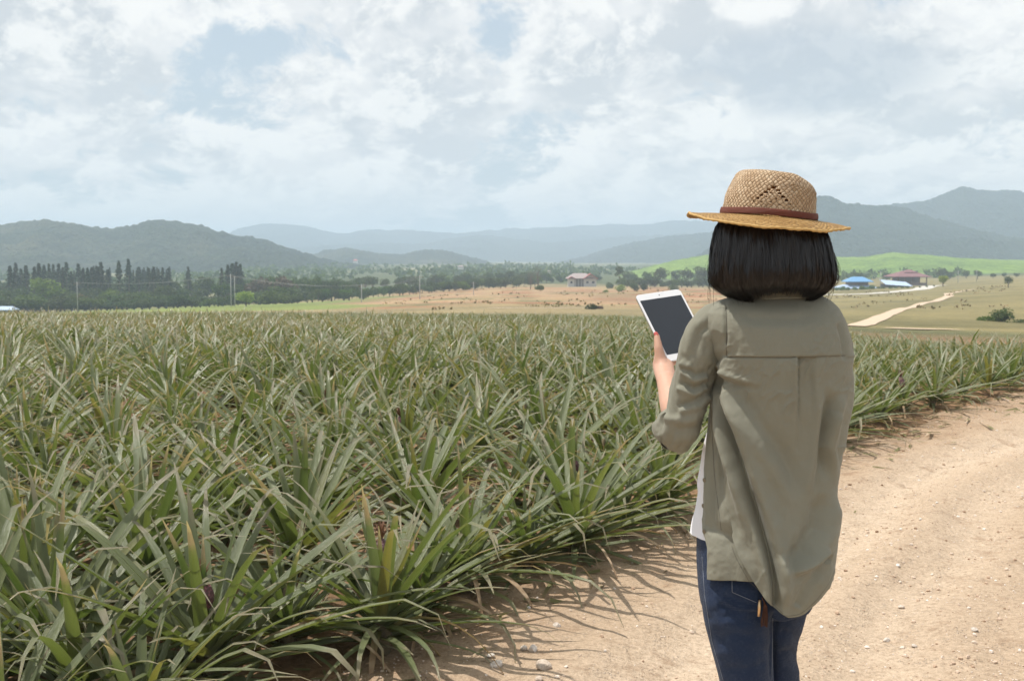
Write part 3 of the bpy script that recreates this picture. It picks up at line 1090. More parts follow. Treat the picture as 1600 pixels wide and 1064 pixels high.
# sparse rows of the next planted blocks further off
for i in range(3600):
    px_ = prng.uniform(-150, 1750)
    u = prng.random()
    lim = float(np.interp(px_, [0, 500, 600, 1250, 1300, 1600], [70, 78, 90, 84, 38, 34]))
    lo = float(np.interp(px_, [0, 1200, 1600], [58, 50, 34]))
    d = math.sqrt(lo ** 2 + u * (lim ** 2 - lo ** 2))
    gp = ground_at(px_, d)
    base = Matrix.Translation(gp) @ Matrix.Rotation(prng.uniform(0, 6.28), 4, 'Z')
    for q in range(6):
        k = int(prng.choice((1, 2, 2, 3)))
        rest.append((base @ leaf_matrix(q * 1.05 + prng.normal(0, 0.2), 0.05, 0.02, prng.uniform(0.55, 0.8), 0), (k, int(prng.integers(0, 9))), prng.random()))
# far blades in flat arrays: group the library to stay fast
def merged_fast(rec):
    Vs, Fs, As, Us, Rs, M, n0 = [], [], [], [], [], [], 0
    by = {}
    for mat4, kj, rnd in rec:
        by.setdefault(kj, []).append((mat4, rnd))
    for (k, j), lst in by.items():
        V_, F_, A_, U_ = LIB[k][j][1]
        m = np.array([q[0] for q in lst])
        VV = np.einsum('nij,vj->nvi', m[:, :3, :3], V_) + m[:, None, :3, 3]
        n = len(lst)
        Vs.append(VV.reshape(-1, 3))
        Fs.append((F_[None] + (np.arange(n) * len(V_))[:, None, None]).reshape(-1, 4) + n0)
        As.append(np.tile(A_, n)); Us.append(np.tile(U_, n))
        Rs.append(np.repeat([q[1] for q in lst], len(V_)))
        M.append(np.full(n * len(F_), 1 if k == 5 else 0))
        n0 += n * len(V_)
    me = mk_mesh('distant_pineapple_rows', np.concatenate(Vs), np.concatenate(Fs), True,
                 attrs={'along': np.concatenate(As), 'acrossleaf': np.concatenate(Us), 'leafrnd': np.concatenate(Rs)})
    me.materials.append(M_LEAF)
    me.materials.append(M_DRY)
    me.polygons.foreach_set('material_index', np.concatenate(M).astype(np.int32))
    return me


put('distant_pineapple_rows', merged_fast(rest), None, kind='stuff')
print('plants', len(spots), len(auto), 'far blades', len(rest))

# ------------------------------------------------------------------ litter and stones on the track
litter = []
prng = np.random.default_rng(31)
n = 0
while n < 950:
    s = prng.uniform(0, cs[-1] * 0.6)
    o_ = prng.normal(-0.02, 0.28) if prng.random() < 0.75 else prng.uniform(0, 5)
    i = min(int(np.searchsorted(cs, s)), len(cs) - 1)
    x = np.interp(s, cs, EDGE_D[:, 0]) - etan[i, 1] * o_
    y = np.interp(s, cs, EDGE_D[:, 1]) + etan[i, 0] * o_
    if not in_view(x, y, 60) or y > 16 or y < 2.5:
        continue
    n += 1
    z = track_z(x, y) + 0.012 if o_ < 0.3 else tz(x, y) + 0.04
    sc = prng.uniform(0.12, 0.45) if prng.random() < 0.72 else prng.uniform(0.5, 0.9)
    m4 = (Matrix.Translation((x, y, z)) @ Matrix.Rotation(prng.uniform(0, 6.28), 4, 'Z') @ Matrix.Rotation(prng.normal(0.15, 0.1), 4, 'Y')
          @ Matrix.Rotation(prng.normal(0, 0.4), 4, 'X') @ Matrix.Diagonal((sc, sc * 0.8, sc * 0.4, 1)))
    litter.append((m4, (4, int(prng.integers(0, 9))), prng.random()))
me = merged(litter)
me.name = 'dry_leaf_litter'
me.polygons.foreach_set('material_index', np.ones(len(me.polygons), np.int32))
put('dry_leaf_litter', me, None, kind='stuff')


def stone_verts(seed, nu=9, nv=6):
    rng = np.random.default_rng(seed)
    mb = MB()
    mb.ball((0, 0, 0), 1.0, nu, nv)
    V = mb.V[0]
    k = rng.normal(size=(7, 3))
    k /= np.linalg.norm(k, axis=1)[:, None]
    lim = rng.uniform(0.55, 0.95, 7)
    for q in range(7):                                       # facets: cut the ball with planes
        dd = V @ k[q]
        V = V - np.clip(dd - lim[q], 0, None)[:, None] * k[q]
    V = V * np.array([1, rng.uniform(0.65, 0.95), rng.uniform(0.45, 0.75)])
    return V, mb.F


M_STONE, t = new_mat('pale_track_stone')
g = t.n('ShaderNodeTexCoord').outputs['Object']
oi = t.n('ShaderNodeObjectInfo').outputs['Random']
na = t.noise(g, 2.2, 6, 0.65)
c = t.mix(oi, (0.50, 0.41, 0.33), (0.72, 0.68, 0.63))
c = t.mix(1.0, c, t.ramp(na, [(0.3, (0.65, 0.62, 0.6)), (0.7, (1.2, 1.2, 1.2))]), 'MULTIPLY')
finish(t, principled(t, c, 0.9, bump(t, na, 0.004), 0.2))
STONES = []
for i in range(6):
    v_, f_ = stone_verts(40 + i, 12, 9)
    mb = MB()
    mb.add(v_, f_)
    STONES.append(mb.mesh('stone'))
    STONES[-1].materials.append(M_STONE)
NAMED_STONES = [(850, 1044, 0.034, 'largest grey stone at the bottom of the track, left of the jeans'),
                (776, 1040, 0.026, 'pale round stone in the cluster left of the largest grey stone'),
                (832, 1016, 0.024, 'whitish stone in the pair above the largest grey stone'),
                (818, 1014, 0.020, 'flat pale stone, left of the pair above the largest grey stone'),
                (870, 978, 0.017, 'small white stone alone on the bare dirt above the stone cluster'),
                (767, 1026, 0.018, 'small pale stone at the top left of the stone cluster'),
                (842, 1063, 0.018, 'pale stone cut by the bottom edge of the photo'),
                (1408, 950, 0.019, 'brown stone on the track to the right of the jeans'),
                (1522, 985, 0.016, 'pale flat pebble on the track at lower right'),
                (1403, 884, 0.014, 'small white pebble higher up the track right of the jeans'),
                (1385, 1001, 0.016, 'elongated pale stone low on the track right of the jeans'),
                (1428, 1010, 0.014, 'small light stone beside the elongated one, low on the track'),
                (984, 870, 0.013, 'white pebble near the leaf tips left of the jeans'),
                (826, 950, 0.012, 'little pale pebble under the hanging leaf tips by the track edge')]
for i, (px, py, r, label) in enumerate(NAMED_STONES):
    dr = ray(px, py)
    h = TRACK_BVH.ray_cast(Vector((0, 0, CAM_Z)), dr.normalized(), 40)
    p = h[0] if h[0] is not None else Vector((0, 4, 0))
    o = put('stone', STONES[i % 6], None, None, (p.x, p.y, p.z + r * 0.25), label, 'stone', 'stones lying on the dirt track')
    o.scale = (r, r, r)
    o.rotation_euler = (random.uniform(-.3, .3), random.uniform(-.3, .3), random.uniform(0, 6.28))
# gravel: too many to count
prng = np.random.default_rng(53)
SV = [stone_verts(60 + i, 6, 4) for i in range(8)]
by = [[] for _ in SV]
Q = 60000
yq = 2.6 * (14 / 2.6) ** prng.random(Q)
xq = yq * prng.uniform(-0.36, 0.48, Q)
dq = -edge_dist(xq, yq)
densq = fbm(xq * 1.3, yq * 1.3, 3, 0.5, 17)
keep = np.where((dq > -0.25) & (dq < 4.6) & (prng.random(Q) < 0.15 + 2.2 * np.clip(densq - 0.38, 0, 1)))[0][:9000]
for n, i in enumerate(keep):
    x, y = xq[i], yq[i]
    r = min(0.0020 * math.exp(prng.exponential(0.42)) * (1 + 0.08 * (y - 3)), 0.012)
    hz = TRACK_BVH.ray_cast(Vector((x, y, 3)), Vector((0, 0, -1)), 8)[0]
    by[n % len(SV)].append((x, y, (hz.z if hz is not None else 0.0) + r * 0.25, r, prng.uniform(0, 6.28)))
mbV, mbF, rnd, n0 = [], [], [], 0
for (v_, f_), lst in zip(SV, by):
    for (x, y, z, r, a) in lst:
        ca, sa = math.cos(a) * r, math.sin(a) * r
        mbV.append(np.c_[v_[:, 0] * ca - v_[:, 1] * sa + x, v_[:, 0] * sa + v_[:, 1] * ca + y, v_[:, 2] * r + z])
        mbF += [tuple(q + n0 for q in f) for f in f_]
        rnd.append(np.full(len(v_), random.random()))
        n0 += len(v_)
me = bpy.data.meshes.new('gravel')
me.from_pydata(np.concatenate(mbV).tolist(), [], mbF)
me.attributes.new('tone', 'FLOAT', 'POINT').data.foreach_set('value', np.concatenate(rnd).astype(np.float32))
m, t = new_mat('gravel_mixed_tones')
c = t.ramp(t.attr('tone').outputs['Fac'], [(0.0, (0.26, 0.17, 0.11)), (0.25, (0.50, 0.36, 0.26)), (0.7, (0.62, 0.50, 0.40)), (1.0, (0.80, 0.74, 0.68))])
finish(t, principled(t, c, 0.9, None, 0.2))
put('gravel', me, m, kind='stuff')

# ------------------------------------------------------------------ trees
def foliage_mat(name, cA, cB, trans=0.25):
    m, t = new_mat(name)
    oi = t.n('ShaderNodeObjectInfo').outputs['Random']
    r = t.attr('leafrnd').outputs['Fac']
    g = t.n('ShaderNodeTexCoord').outputs['Object']
    nz = t.noise(g, 0.6, 3, 0.6)
    c = t.mix(r, cA, cB)
    c = t.mix(1.0, c, t.ramp(nz, [(0.3, (0.75, 0.78, 0.75)), (0.7, (1.25, 1.22, 1.2))]), 'MULTIPLY')
    hs = t.n('ShaderNodeHueSaturation', i_Hue=t.math('MULTIPLY_ADD', oi, 0.05, 0.475), i_Saturation=t.math('MULTIPLY_ADD', t.math('FRACT', t.math('MULTIPLY', oi, 5.7)), 0.4, 0.75),
             i_Value=t.math('MULTIPLY_ADD', t.math('FRACT', t.math('MULTIPLY', oi, 17.3)), 0.5, 0.78), i_Color=c)
    b = principled(t, hs.outputs[0], 0.7, None, 0.2)
    tr = t.n('ShaderNodeBsdfTranslucent', i_Color=t.mix(1.0, hs.outputs[0], (1.3, 1.5, 0.6), 'MULTIPLY'))
    mx = t.n('ShaderNodeMixShader', i_0=trans)
    t.link(b, mx.inputs[1]); t.link(tr.outputs[0], mx.inputs[2])
    finish(t, mx.outputs[0])
    return m


M_CON = foliage_mat('dark_conifer_foliage', (0.030, 0.045, 0.024), (0.055, 0.075, 0.036), 0.12)
M_BROAD = foliage_mat('broadleaf_foliage', (0.045, 0.070, 0.026), (0.095, 0.125, 0.045))
M_LIGHT = foliage_mat('light_green_foliage', (0.20, 0.26, 0.05), (0.36, 0.40, 0.11))
M_SHRUB = foliage_mat('fresh_green_bush_foliage', (0.07, 0.12, 0.03), (0.13, 0.19, 0.05))
M_TWIG = foliage_mat('bare_brown_twigs', (0.12, 0.085, 0.06), (0.20, 0.15, 0.11), 0.05)
M_RED = foliage_mat('rusty_red_foliage', (0.22, 0.07, 0.03), (0.30, 0.11, 0.05))
M_TRUNK = plain('tree_bark', (0.16, 0.13, 0.10), 0.9, 0.3, 2)


def cards(centers, size, rng, flat=0.0, aspect=0.7):
    """leaf clumps: bent quads, random in direction"""
    n = len(centers)
    d = rng.normal(size=(n, 3)); d[:, 2] *= (1 - flat)
    d /= np.linalg.norm(d, axis=1)[:, None]
    e = np.cross(d, rng.normal(size=(n, 3))); e /= np.linalg.norm(e, axis=1)[:, None]
    nn = np.cross(d, e)
    s = size * rng.uniform(0.6, 1.35, n)[:, None]
    a = centers - d * s
    b = centers + d * s
    c1 = centers + e * s * aspect + nn * s * 0.25
    c2 = centers - e * s * aspect + nn * s * 0.25
    V = np.stack([a, c1, b, c2], 1).reshape(-1, 3)
    F = np.arange(n * 4).reshape(-1, 4)
    return V, F, np.repeat(rng.random(n), 4)


def crown_mesh(kind, seed):
    """unit tree: height 1, returns (crown, trunk)"""
    rng = np.random.default_rng(seed)
    mbt = MB()
    if kind == 'conifer':
        n = 520
        z = 0.10 + 0.90 * rng.random(n) ** 0.85
        tier = 0.75 + 0.25 * np.sin(z * 70 + rng.uniform(0, 6))
        r = 0.20 * (1.01 - z) ** 0.85 * np.sqrt(rng.random(n)) * tier * rng.uniform(0.7, 1.25, n) + 0.004
        a = rng.uniform(0, 6.28, n)
        C = np.stack([r * np.cos(a), r * np.sin(a), z - r * 0.5], -1)
        V, F, A = cards(C, 0.024, rng, 0.0, 0.5)
        mbt.tube([(0, 0, -0.03), (0.002, 0, 0.4), (0, 0.002, 0.85), (0, 0, 0.99)], [0.018, 0.012, 0.006, 0.002], 6)
    elif kind == 'twig':
        n = 260
        a, z = rng.uniform(0, 6.28, n), rng.random(n)
        r = 0.26 * np.sqrt(rng.random(n)) * np.sin(np.clip(z, 0.05, 1) * 2.9) ** 0.6
        C = np.stack([r * np.cos(a), r * np.sin(a), 0.28 + 0.72 * z], -1)
        V, F, A = cards(C, 0.045, rng, -0.8, 0.09)
        mbt.tube([(0, 0, -0.03), (0.01, 0, 0.3), (0.0, 0.01, 0.8)], [0.025, 0.018, 0.006], 6)
        for i in range(9):
            a_ = i * 2.4
            mbt.tube([(0, 0, 0.22 + i * 0.05), (0.12 * math.cos(a_), 0.12 * math.sin(a_), 0.45 + i * 0.05), (0.2 * math.cos(a_), 0.2 * math.sin(a_), 0.62 + i * 0.04)], [0.010, 0.006, 0.002], 5)
    else:
        spread = {'broad': 0.40, 'round': 0.46, 'bush': 0.62, 'tall': 0.25}[kind]
        z0 = {'broad': 0.26, 'round': 0.20, 'bush': 0.02, 'tall': 0.12}[kind]
        lobes = []
        for i in range(9 if kind != 'round' else 6):
            a, rr_ = i * 2.4 + rng.uniform(0, .6), spread * (0.25 + 0.5 * rng.random()) * (0.6 if kind == 'round' else 1)
            lobes.append((rr_ * math.cos(a), rr_ * math.sin(a), z0 + (1 - z0) * rng.uniform(0.3, 0.78), spread * rng.uniform(0.38, 0.62)))
        lobes.append((0, 0, z0 + (1 - z0) * 0.55, spread * 0.75))
        Cs = []
        for (x, y, z, r) in lobes:
            k = int(70 * (r / 0.2) ** 1.3)
            d = rng.normal(size=(k, 3)); d /= np.linalg.norm(d, axis=1)[:, None]
            rad = r * (0.62 + 0.42 * rng.random(k))[:, None]
            c = np.array([x, y, z]) + d * rad * np.array([1, 1, 0.85])
            Cs.append(c)
        C = np.concatenate(Cs)
        C = C[(C[:, 2] > z0 * 0.6) & (C[:, 2] < 1.0)]
        V, F, A = cards(C, 0.042 if kind != 'bush' else 0.05, rng)
        mbt.tube([(0, 0, -0.04), (0.01, 0.006, z0 * .7 + .06), (0, 0, 0.6)], [0.034, 0.026, 0.010], 6)
        for i in range(4):
            a_ = i * 1.7
            mbt.tube([(0, 0, z0 * .8 + .02), (spread * .4 * math.cos(a_), spread * .4 * math.sin(a_), 0.45), (spread * .65 * math.cos(a_), spread * .65 * math.sin(a_), 0.62)], [0.016, 0.010, 0.004], 5)
    return mk_mesh('crown', V, F, False, attrs={'leafrnd': A}), mbt.mesh('trunk', True)


TREES = {k: [crown_mesh(k, 70 + 13 * i + sum(map(ord, k))) for i in range(n)] for k, n in (('conifer', 5), ('broad', 6), ('round', 2), ('bush', 4), ('twig', 2), ('tall', 3))}
_variants = {}


def tree(kind, px, d, top, label, group=None, mat=None, width=1.0, base=None, name='tree', cat='tree', i=[0]):
    """a tree in photo column px at distance d whose top reaches photo row top"""
    i[0] += 1
    g = ground_at(px, d)
    if base is not None:
        g.z = CAM_Z + (HOR - base) / F_PX * d
    h = CAM_Z + (HOR - top) / F_PX * d - g.z
    h = max(h, 0.6)
    cm, tm = TREES[kind][i[0] % len(TREES[kind])]
    mat = mat or (M_CON if kind == 'conifer' else M_TWIG if kind == 'twig' else M_BROAD)
    key = (cm.name, mat.name)
    if key not in _variants:
        _variants[key] = cm.copy()
        _variants[key].materials.clear()
        _variants[key].materials.append(mat)
    o = empty(name, g, label, cat, group, random.uniform(0, 6.28))
    o.scale = (h * width, h * width, h)
    put('crown', _variants[key], None, o)
    put('trunk', tm, M_TRUNK, o)
    return o


tr = np.random.default_rng(91)
CONS = [(17, 416), (26, 411), (34, 420), (42, 415), (55, 417), (62, 412), (70, 414), (78, 412), (85, 413), (93, 412), (99, 418), (105, 410), (112, 424), (124, 412), (131, 420), (138, 419), (145, 418),
        (152, 416), (159, 410), (170, 421), (187, 408), (202, 405), (218, 417), (234, 419), (241, 417), (249, 421), (255, 418), (264, 419), (295, 417), (347, 419), (357, 414), (364, 412), (370, 409), (376, 413)]
for (px, top) in CONS:
    special = {202: 'tallest dark conifer in the tree belt, pointed and standing alone', 187: 'narrow dark conifer just left of the tallest one',
               159: 'dark conifer standing left of the two tallest ones with a gap around it', 295: 'lone dark conifer right of the conifer rows, above round trees',
               347: 'slim conifer at the left flank of the clump behind the two utility poles'}
    clump = px > 350
    label = special.get(px, 'tall conifer in the clump rising behind the two utility poles' if clump else
                        'dark slender conifer among the rows at the far left of the tree belt' if px < 115 else 'dark slender conifer in the looser rows right of the first utility pole')
    tree('conifer', px, 385 + tr.uniform(-15, 25), top, label, 'conifers of the tree belt', width=tr.uniform(1.1, 1.7) * (1.3 if clump else 1))
for i in range(22):                                           # paler rows of conifers further back
    tree('conifer', tr.uniform(110, 270), 440 + tr.uniform(0, 40), tr.uniform(416, 424), 'hazy paler conifer in the back row of the tree belt', 'conifers of the back row', width=0.9)
for i in range(64):                                           # round trees before and between them
    px = -40 + i * 9.6 + tr.uniform(-4, 4)
    row = i % 3
    d = (345, 365, 410)[row] + tr.uniform(-8, 8)
    top = (tr.uniform(456, 468), tr.uniform(444, 456), tr.uniform(434, 446))[row]
    if px > 390:
        top = tr.uniform(430, 440) if row else tr.uniform(446, 455)
    if 300 < px <= 390:
        top -= 5
    label = ('low bushy tree in the front row of the tree belt', 'rounded dark green tree in the middle row of the tree belt', 'dark green tree in the back row of the tree belt')[row]
    tree('broad' if row else 'bush', px, d, top, label, 'round trees of the tree belt', mat=(M_TWIG if i in (3, 9, 46, 50) else M_BROAD), width=tr.uniform(0.9, 1.3) * (1.25 if row == 0 else 1))
for i in range(44):                                           # bushes along the foot of the belt
    px = -30 + i * 11.5 + tr.uniform(-4, 4)
    if 366 < px < 402:
        continue
    tree('bush', px, 318 + tr.uniform(-6, 10), tr.uniform(459, 469) - (6 if px > 400 else 0), 'dark scrubby bush at the foot of the tree belt', 'bushes at the foot of the tree belt', width=tr.uniform(1.3, 1.9))
for k, (px, top, mt, lab) in enumerate(((76, 432, M_SHRUB, 'brighter green tree standing in front of the left conifer rows'), (131, 459, M_RED, 'small rusty red tree right of the first utility pole'),
                                        (172, 452, M_SHRUB, 'pale green bushy tree below the dark conifers'), (445, 431, M_TWIG, 'brownish half bare tree in the right part of the tree belt'))):
    tree('broad', px, 342, top, lab, None, mat=mt, width=1.1)
tree('round', 384, 262, 452, 'round bright green tree standing alone on the grass strip beside two utility poles', None, mat=M_LIGHT, width=1.3, base=482)
for i in range(46):                                           # orchard edge running back to the right
    f = i / 45
    px = 500 + f * 345 + tr.uniform(-4, 4)
    base = 470 - 24 * f
    d = 335 + 120 * f + tr.uniform(-6, 6)
    tree('bush' if i % 3 else 'broad', px, d, base - tr.uniform(13, 19), 'leafy tree in the front row of the orchard line beyond the orange field', 'trees of the orchard line', mat=M_SHRUB if i % 4 == 1 else M_BROAD, width=tr.uniform(0.85, 1.2), base=base)
for i in range(40):
    f = i / 39
    px = 520 + f * 420 + tr.uniform(-6, 6)
    base = 456 - 14 * f
    d = 420 + 160 * f + tr.uniform(-8, 8)
    tree('broad', px, d, base - tr.uniform(16, 24) + (6 if px > 860 else 0), 'dark tree standing further back behind the orchard line', 'trees behind the orchard line', width=tr.uniform(0.9, 1.3), base=base)
for (px, d, top, base, kind, mt, wd, lab) in (
        (829, 372, 424, 451, 'twig', M_TWIG, 1.0, 'leafless brown tree at the back edge of the orange field'),
        (840, 372, 416, 449, 'twig', M_TWIG, 0.9, 'taller leafless brown tree beside the round dark bush'),
        (844, 330, 445, 455, 'bush', M_BROAD, 1.3, 'round dark green bush on the orange field below the leafless trees'),
        (968, 470, 412, 440, 'tall', M_BROAD, 1.0, 'narrow dark tree at the foot of the bright green hill'),
        (947, 338, 452, 463, 'bush', M_SHRUB, 0.9, 'small fresh green shrub on the dry field right of the house'),
        (969, 350, 444, 457, 'bush', M_LIGHT, 1.0, 'light green round bush right of the house'),
        (952, 420, 441, 453, 'bush', M_BROAD, 0.9, 'dark low bush just right of the house'),
        (991, 370, 442, 456, 'bush', M_BROAD, 0.9, 'dark bush on the dry field left of the tablet top'),
        (1006, 375, 442, 456, 'bush', M_BROAD, 0.8, 'dark round bush right above the tablet top'),
        (1053, 380, 444, 457, 'bush', M_SHRUB, 1.0, "green bush between the tablet and the woman's hair"),
        (925, 152, 474, 487, 'bush', M_BROAD, 1.3, 'dark bush growing on the low earth bank below the house'),
        (935, 156, 477, 487, 'bush', M_TWIG, 1.3, 'dry brownish bush on the low earth bank below the house'),
        (1473, 330, 429, 447, 'round', M_LIGHT, 1.25, 'pale yellowish round tree right of the maroon roof'),
        (1575, 300, 431, 449, 'broad', M_BROAD, 1.0, 'solitary dark tree on the dry hillside near the right edge'),
        (1566, 118, 480, 514, 'broad', M_SHRUB, 1.3, 'tallest green bush with an upright shoot on the hillside at right'),
        (1546, 120, 493, 515, 'bush', M_SHRUB, 1.7, 'green bush left of the tallest one on the hillside at right'),
        (1526, 121, 502, 514, 'bush', M_SHRUB, 1.6, 'smallest green bush at the left end of the hillside bushes'),
        (1588, 116, 498, 517, 'bush', M_BROAD, 2.0, 'dull green bush at the right photo edge on the hillside'),
        (1612, 114, 502, 518, 'bush', M_TWIG, 2.0, 'brown dry bush cut by the right photo edge')):
    tree(kind, px, d, top, lab, None, mat=mt, width=wd, base=base)
for i in range(34):                                           # wood at the foot of the green hill
    px = 975 + i * 20.5 + tr.uniform(-6, 6)
    if 1305 < px < 1455 and i % 2:
        continue
    d = 520 + tr.uniform(-30, 40)
    base = float(np.interp(px, [975, 1200, 1450, 1600], [446, 446, 440, 434]))
    top = float(np.interp(px, [975, 1100, 1200, 1300, 1450, 1600], [424, 416, 418, 419, 421, 424])) + tr.uniform(-3, 4)
    tree('broad', px, d, top, 'dark tree of the wood along the foot of the bright green hill', 'trees along the green hill', width=tr.uniform(0.9, 1.4), base=base)
for i in range(26):
    px = 970 + i * 8 + tr.uniform(-3, 3)
    tree('broad', px, 455 + tr.uniform(-20, 20), tr.uniform(430, 440), "dark shrubby tree between the orange field and the green hill, left of the woman", 'trees left of the woman below the green hill', width=1.3, base=452)
for i in range(18):                                           # bushes round the blue roofs
    px = 1296 + i * 9.5 + tr.uniform(-3, 3)
    tree('bush', px, 372 + tr.uniform(-10, 10), tr.uniform(445, 449), 'low green bush in front of the blue roofed farm buildings', 'bushes round the farm buildings', mat=M_SHRUB, width=1.1, base=455 - max(0, (px - 1380)) * 0.09)

# dry scrub and weeds over the open fields: nobody could count it
rng = np.random.default_rng(321)
Cs = []
for i in range(620):
    px = rng.uniform(600, 1640)
    d = rng.uniform(150, 420)
    if px > 1230:
        d = rng.uniform(160, 330)
    if fbm(np.array([px * 0.02]), np.array([d * 0.03]), 3, 0.5, 71)[0] < 0.50:
        continue
    g = ground_at(px, d)
    s_ = rng.uniform(0.2, 0.55)
    Cs.append(np.array(g) + np.array([0, 0, s_ * 0.45]) + rng.normal(size=(5, 3)) * s_ * np.array([0.9, 0.9, 0.3]))
V, F, A = cards(np.concatenate(Cs), 0.24, rng)
M_SCRUB = foliage_mat('dry_field_scrub', (0.19, 0.165, 0.08), (0.33, 0.24, 0.14), 0.2)
put('dry_scrub', mk_mesh('dry_scrub', V, F, False, attrs={'leafrnd': A}), M_SCRUB, kind='stuff')

# the far wooded plain: one mass of trees
rng = np.random.default_rng(123)
Cs = []
for i in range(2600):
    px = rng.uniform(-260, 1500)
    d = rng.uniform(560, 1150)
    if fbm(np.array([px * 0.012]), np.array([d * 0.008]), 3, 0.5, 77)[0] < 0.44:
        continue
    g = ground_at(px, d)
    s_ = rng.uniform(1.6, 3.2) * (1.0 if px < 900 else 0.8)
    k = 5
    Cs.append(np.array(g) + np.array([0, 0, s_ * 0.9]) + rng.normal(size=(k, 3)) * s_ * np.array([0.7, 0.7, 0.45]))
V, F, A = cards(np.concatenate(Cs), 1.8, rng)
put('far_woods', mk_mesh('far_woods', V, F, False, attrs={'leafrnd': A}), M_BROAD, kind='stuff')

# ------------------------------------------------------------------ tracks across the far land
def strip(name, pts, wd, mat):
    """pts = (photo column, distance); a track laid on the land"""
    c = dense([(ground_at(a, b).x, b) for a, b in pts], 90)
    tn = np.gradient(c, axis=0); tn /= np.linalg.norm(tn, axis=1)[:, None]
    nn = np.c_[tn[:, 1], -tn[:, 0]]
    w_ = wd * (0.8 + 0.5 * fbm(np.arange(90) * 0.2, np.zeros(90), 3, 0.5, 7))[:, None]
    cols = []
    for f in (-1, -0.5, 0, 0.5, 1):
        q = c + nn * w_ * f / 2
        cols.append(np.c_[q, [tz(x, y) + 0.06 for x, y in q]])
    V = np.stack(cols, 1).reshape(-1, 3)
    return put(name, mk_mesh(name, V, grid_faces(5, 90), True), mat, kind='structure')


M_PATH = plain('pale_sandy_path', (0.52, 0.40, 0.29), 0.95, 0.12, 0.4)
M_ROAD = plain('pale_gravel_road', (0.50, 0.47, 0.42), 0.95, 0.08, 0.3)


def inv_d(px, row):
    """distance at which the land of a photo column shows at that row"""
    ds = np.exp(np.linspace(math.log(58), math.log(1200), 300))
    zs = terrain_z((px - 800) / F_PX * ds, ds)
    rows = HOR + (CAM_Z - zs) * F_PX / ds
    i = np.where(rows <= row)[0]
    return float(ds[i[0]]) if len(i) else 300.0


PATH = [(1330, 510), (1350, 507), (1372, 499), (1395, 489), (1430, 479), (1462, 471), (1480, 464), (1505, 455), (1520, 453)]
strip('dirt_path', [(px, inv_d(px, py)) for px, py in PATH], 1.7, M_PATH)
strip('gravel_road', [(px, inv_d(px, py)) for px, py in [(1230, 464), (1290, 461), (1340, 460), (1390, 457), (1430, 453), (1456, 447), (1470, 446)]], 5.0, M_ROAD)
strip('dirt_path', [(1415, inv_d(1415, 515)), (1440, inv_d(1440, 514.5)), (1470, inv_d(1470, 516))], 2.6, M_PATH)
strip('dirt_path', [(px, inv_d(px, 481.5)) for px in (765, 800, 840, 875, 910)], 3.0, M_PATH)

# ------------------------------------------------------------------ houses
M_WALL = plain('white_render_wall', (0.62, 0.60, 0.57), 0.9, 0.05, 0.5)
M_GREY = plain('bare_concrete_wall', (0.34, 0.31, 0.31), 0.9, 0.12, 0.8)
M_RTILE = plain('grey_roof_sheets', (0.33, 0.28, 0.27), 0.8, 0.12, 1.5)
M_RRED = plain('red_roof_edge', (0.42, 0.13, 0.12), 0.7, 0.1, 1)
M_WIN = plain('dark_window_glass', (0.03, 0.035, 0.045), 0.15, 0.05, spec=0.5)
M_BLUE = plain('blue_metal_roof', (0.13, 0.30, 0.52), 0.5, 0.08, 1)
M_PBLUE = plain('pale_blue_metal_roof', (0.40, 0.50, 0.66), 0.5, 0.08, 1)
M_MAR = plain('maroon_roof_tiles', (0.20, 0.105, 0.11), 0.8, 0.12, 1)
M_POST = plain('timber_post', (0.20, 0.15, 0.12), 0.9, 0.2, 3)


def box_o(name, parent, c, size, mat, rz=0.0):
    mb = MB()
    mb.box((0, 0, 0), size)
    o = put(name, mb.mesh(name), mat, parent, c)
    o.rotation_euler.z = rz
    return o


def hip_roof(name, parent, c, size, rise, ridge_f, mat, th=0.18):
    x, y = size[0] / 2, size[1] / 2
    rx = x * ridge_f
    mb = MB()
    V = [(-x, -y, 0), (x, -y, 0), (x, y, 0), (-x, y, 0), (-rx, 0, rise), (rx, 0, rise), (-x, -y, -th), (x, -y, -th), (x, y, -th), (-x, y, -th)]
    mb.add(V, [(0, 1, 5, 4), (1, 2, 5), (2, 3, 4, 5), (3, 0, 4), (6, 7, 1, 0), (7, 8, 2, 1), (8, 9, 3, 2), (9, 6, 0, 3), (9, 8, 7, 6)])
    return put(name, mb.mesh(name), mat, parent, c)


def gable_roof(name, parent, c, size, rise, mat, th=0.22):
    """ridge runs along y, gable faces the viewer"""
    x, y = size[0] / 2, size[1] / 2
    mb = MB()
    V = [(-x, -y, 0), (0, -y, rise), (x, -y, 0), (-x, y, 0), (0, y, rise), (x, y, 0),
         (-x, -y, -th), (0, -y, rise - th), (x, -y, -th), (-x, y, -th), (0, y, rise - th), (x, y, -th)]
    mb.add(V, [(0, 1, 4, 3), (1, 2, 5, 4), (6, 9, 10, 7), (7, 10, 11, 8), (0, 6, 7, 1), (1, 7, 8, 2), (3, 4, 10, 9), (4, 5, 11, 10), (0, 3, 9, 6), (2, 8, 11, 5)])
    return put(name, mb.mesh(name), mat, parent, c)


def window(parent, c, w_, h_):
    f = box_o('window', parent, c, (w_ + 0.24, 0.14, h_ + 0.24), M_WALL)
    box_o('pane', f, (0, -0.05, 0), (w_, 0.12, h_), M_WIN)
    box_o('sill', f, (0, -0.11, -h_ / 2 - 0.16), (w_ + 0.4, 0.26, 0.08), M_WALL)


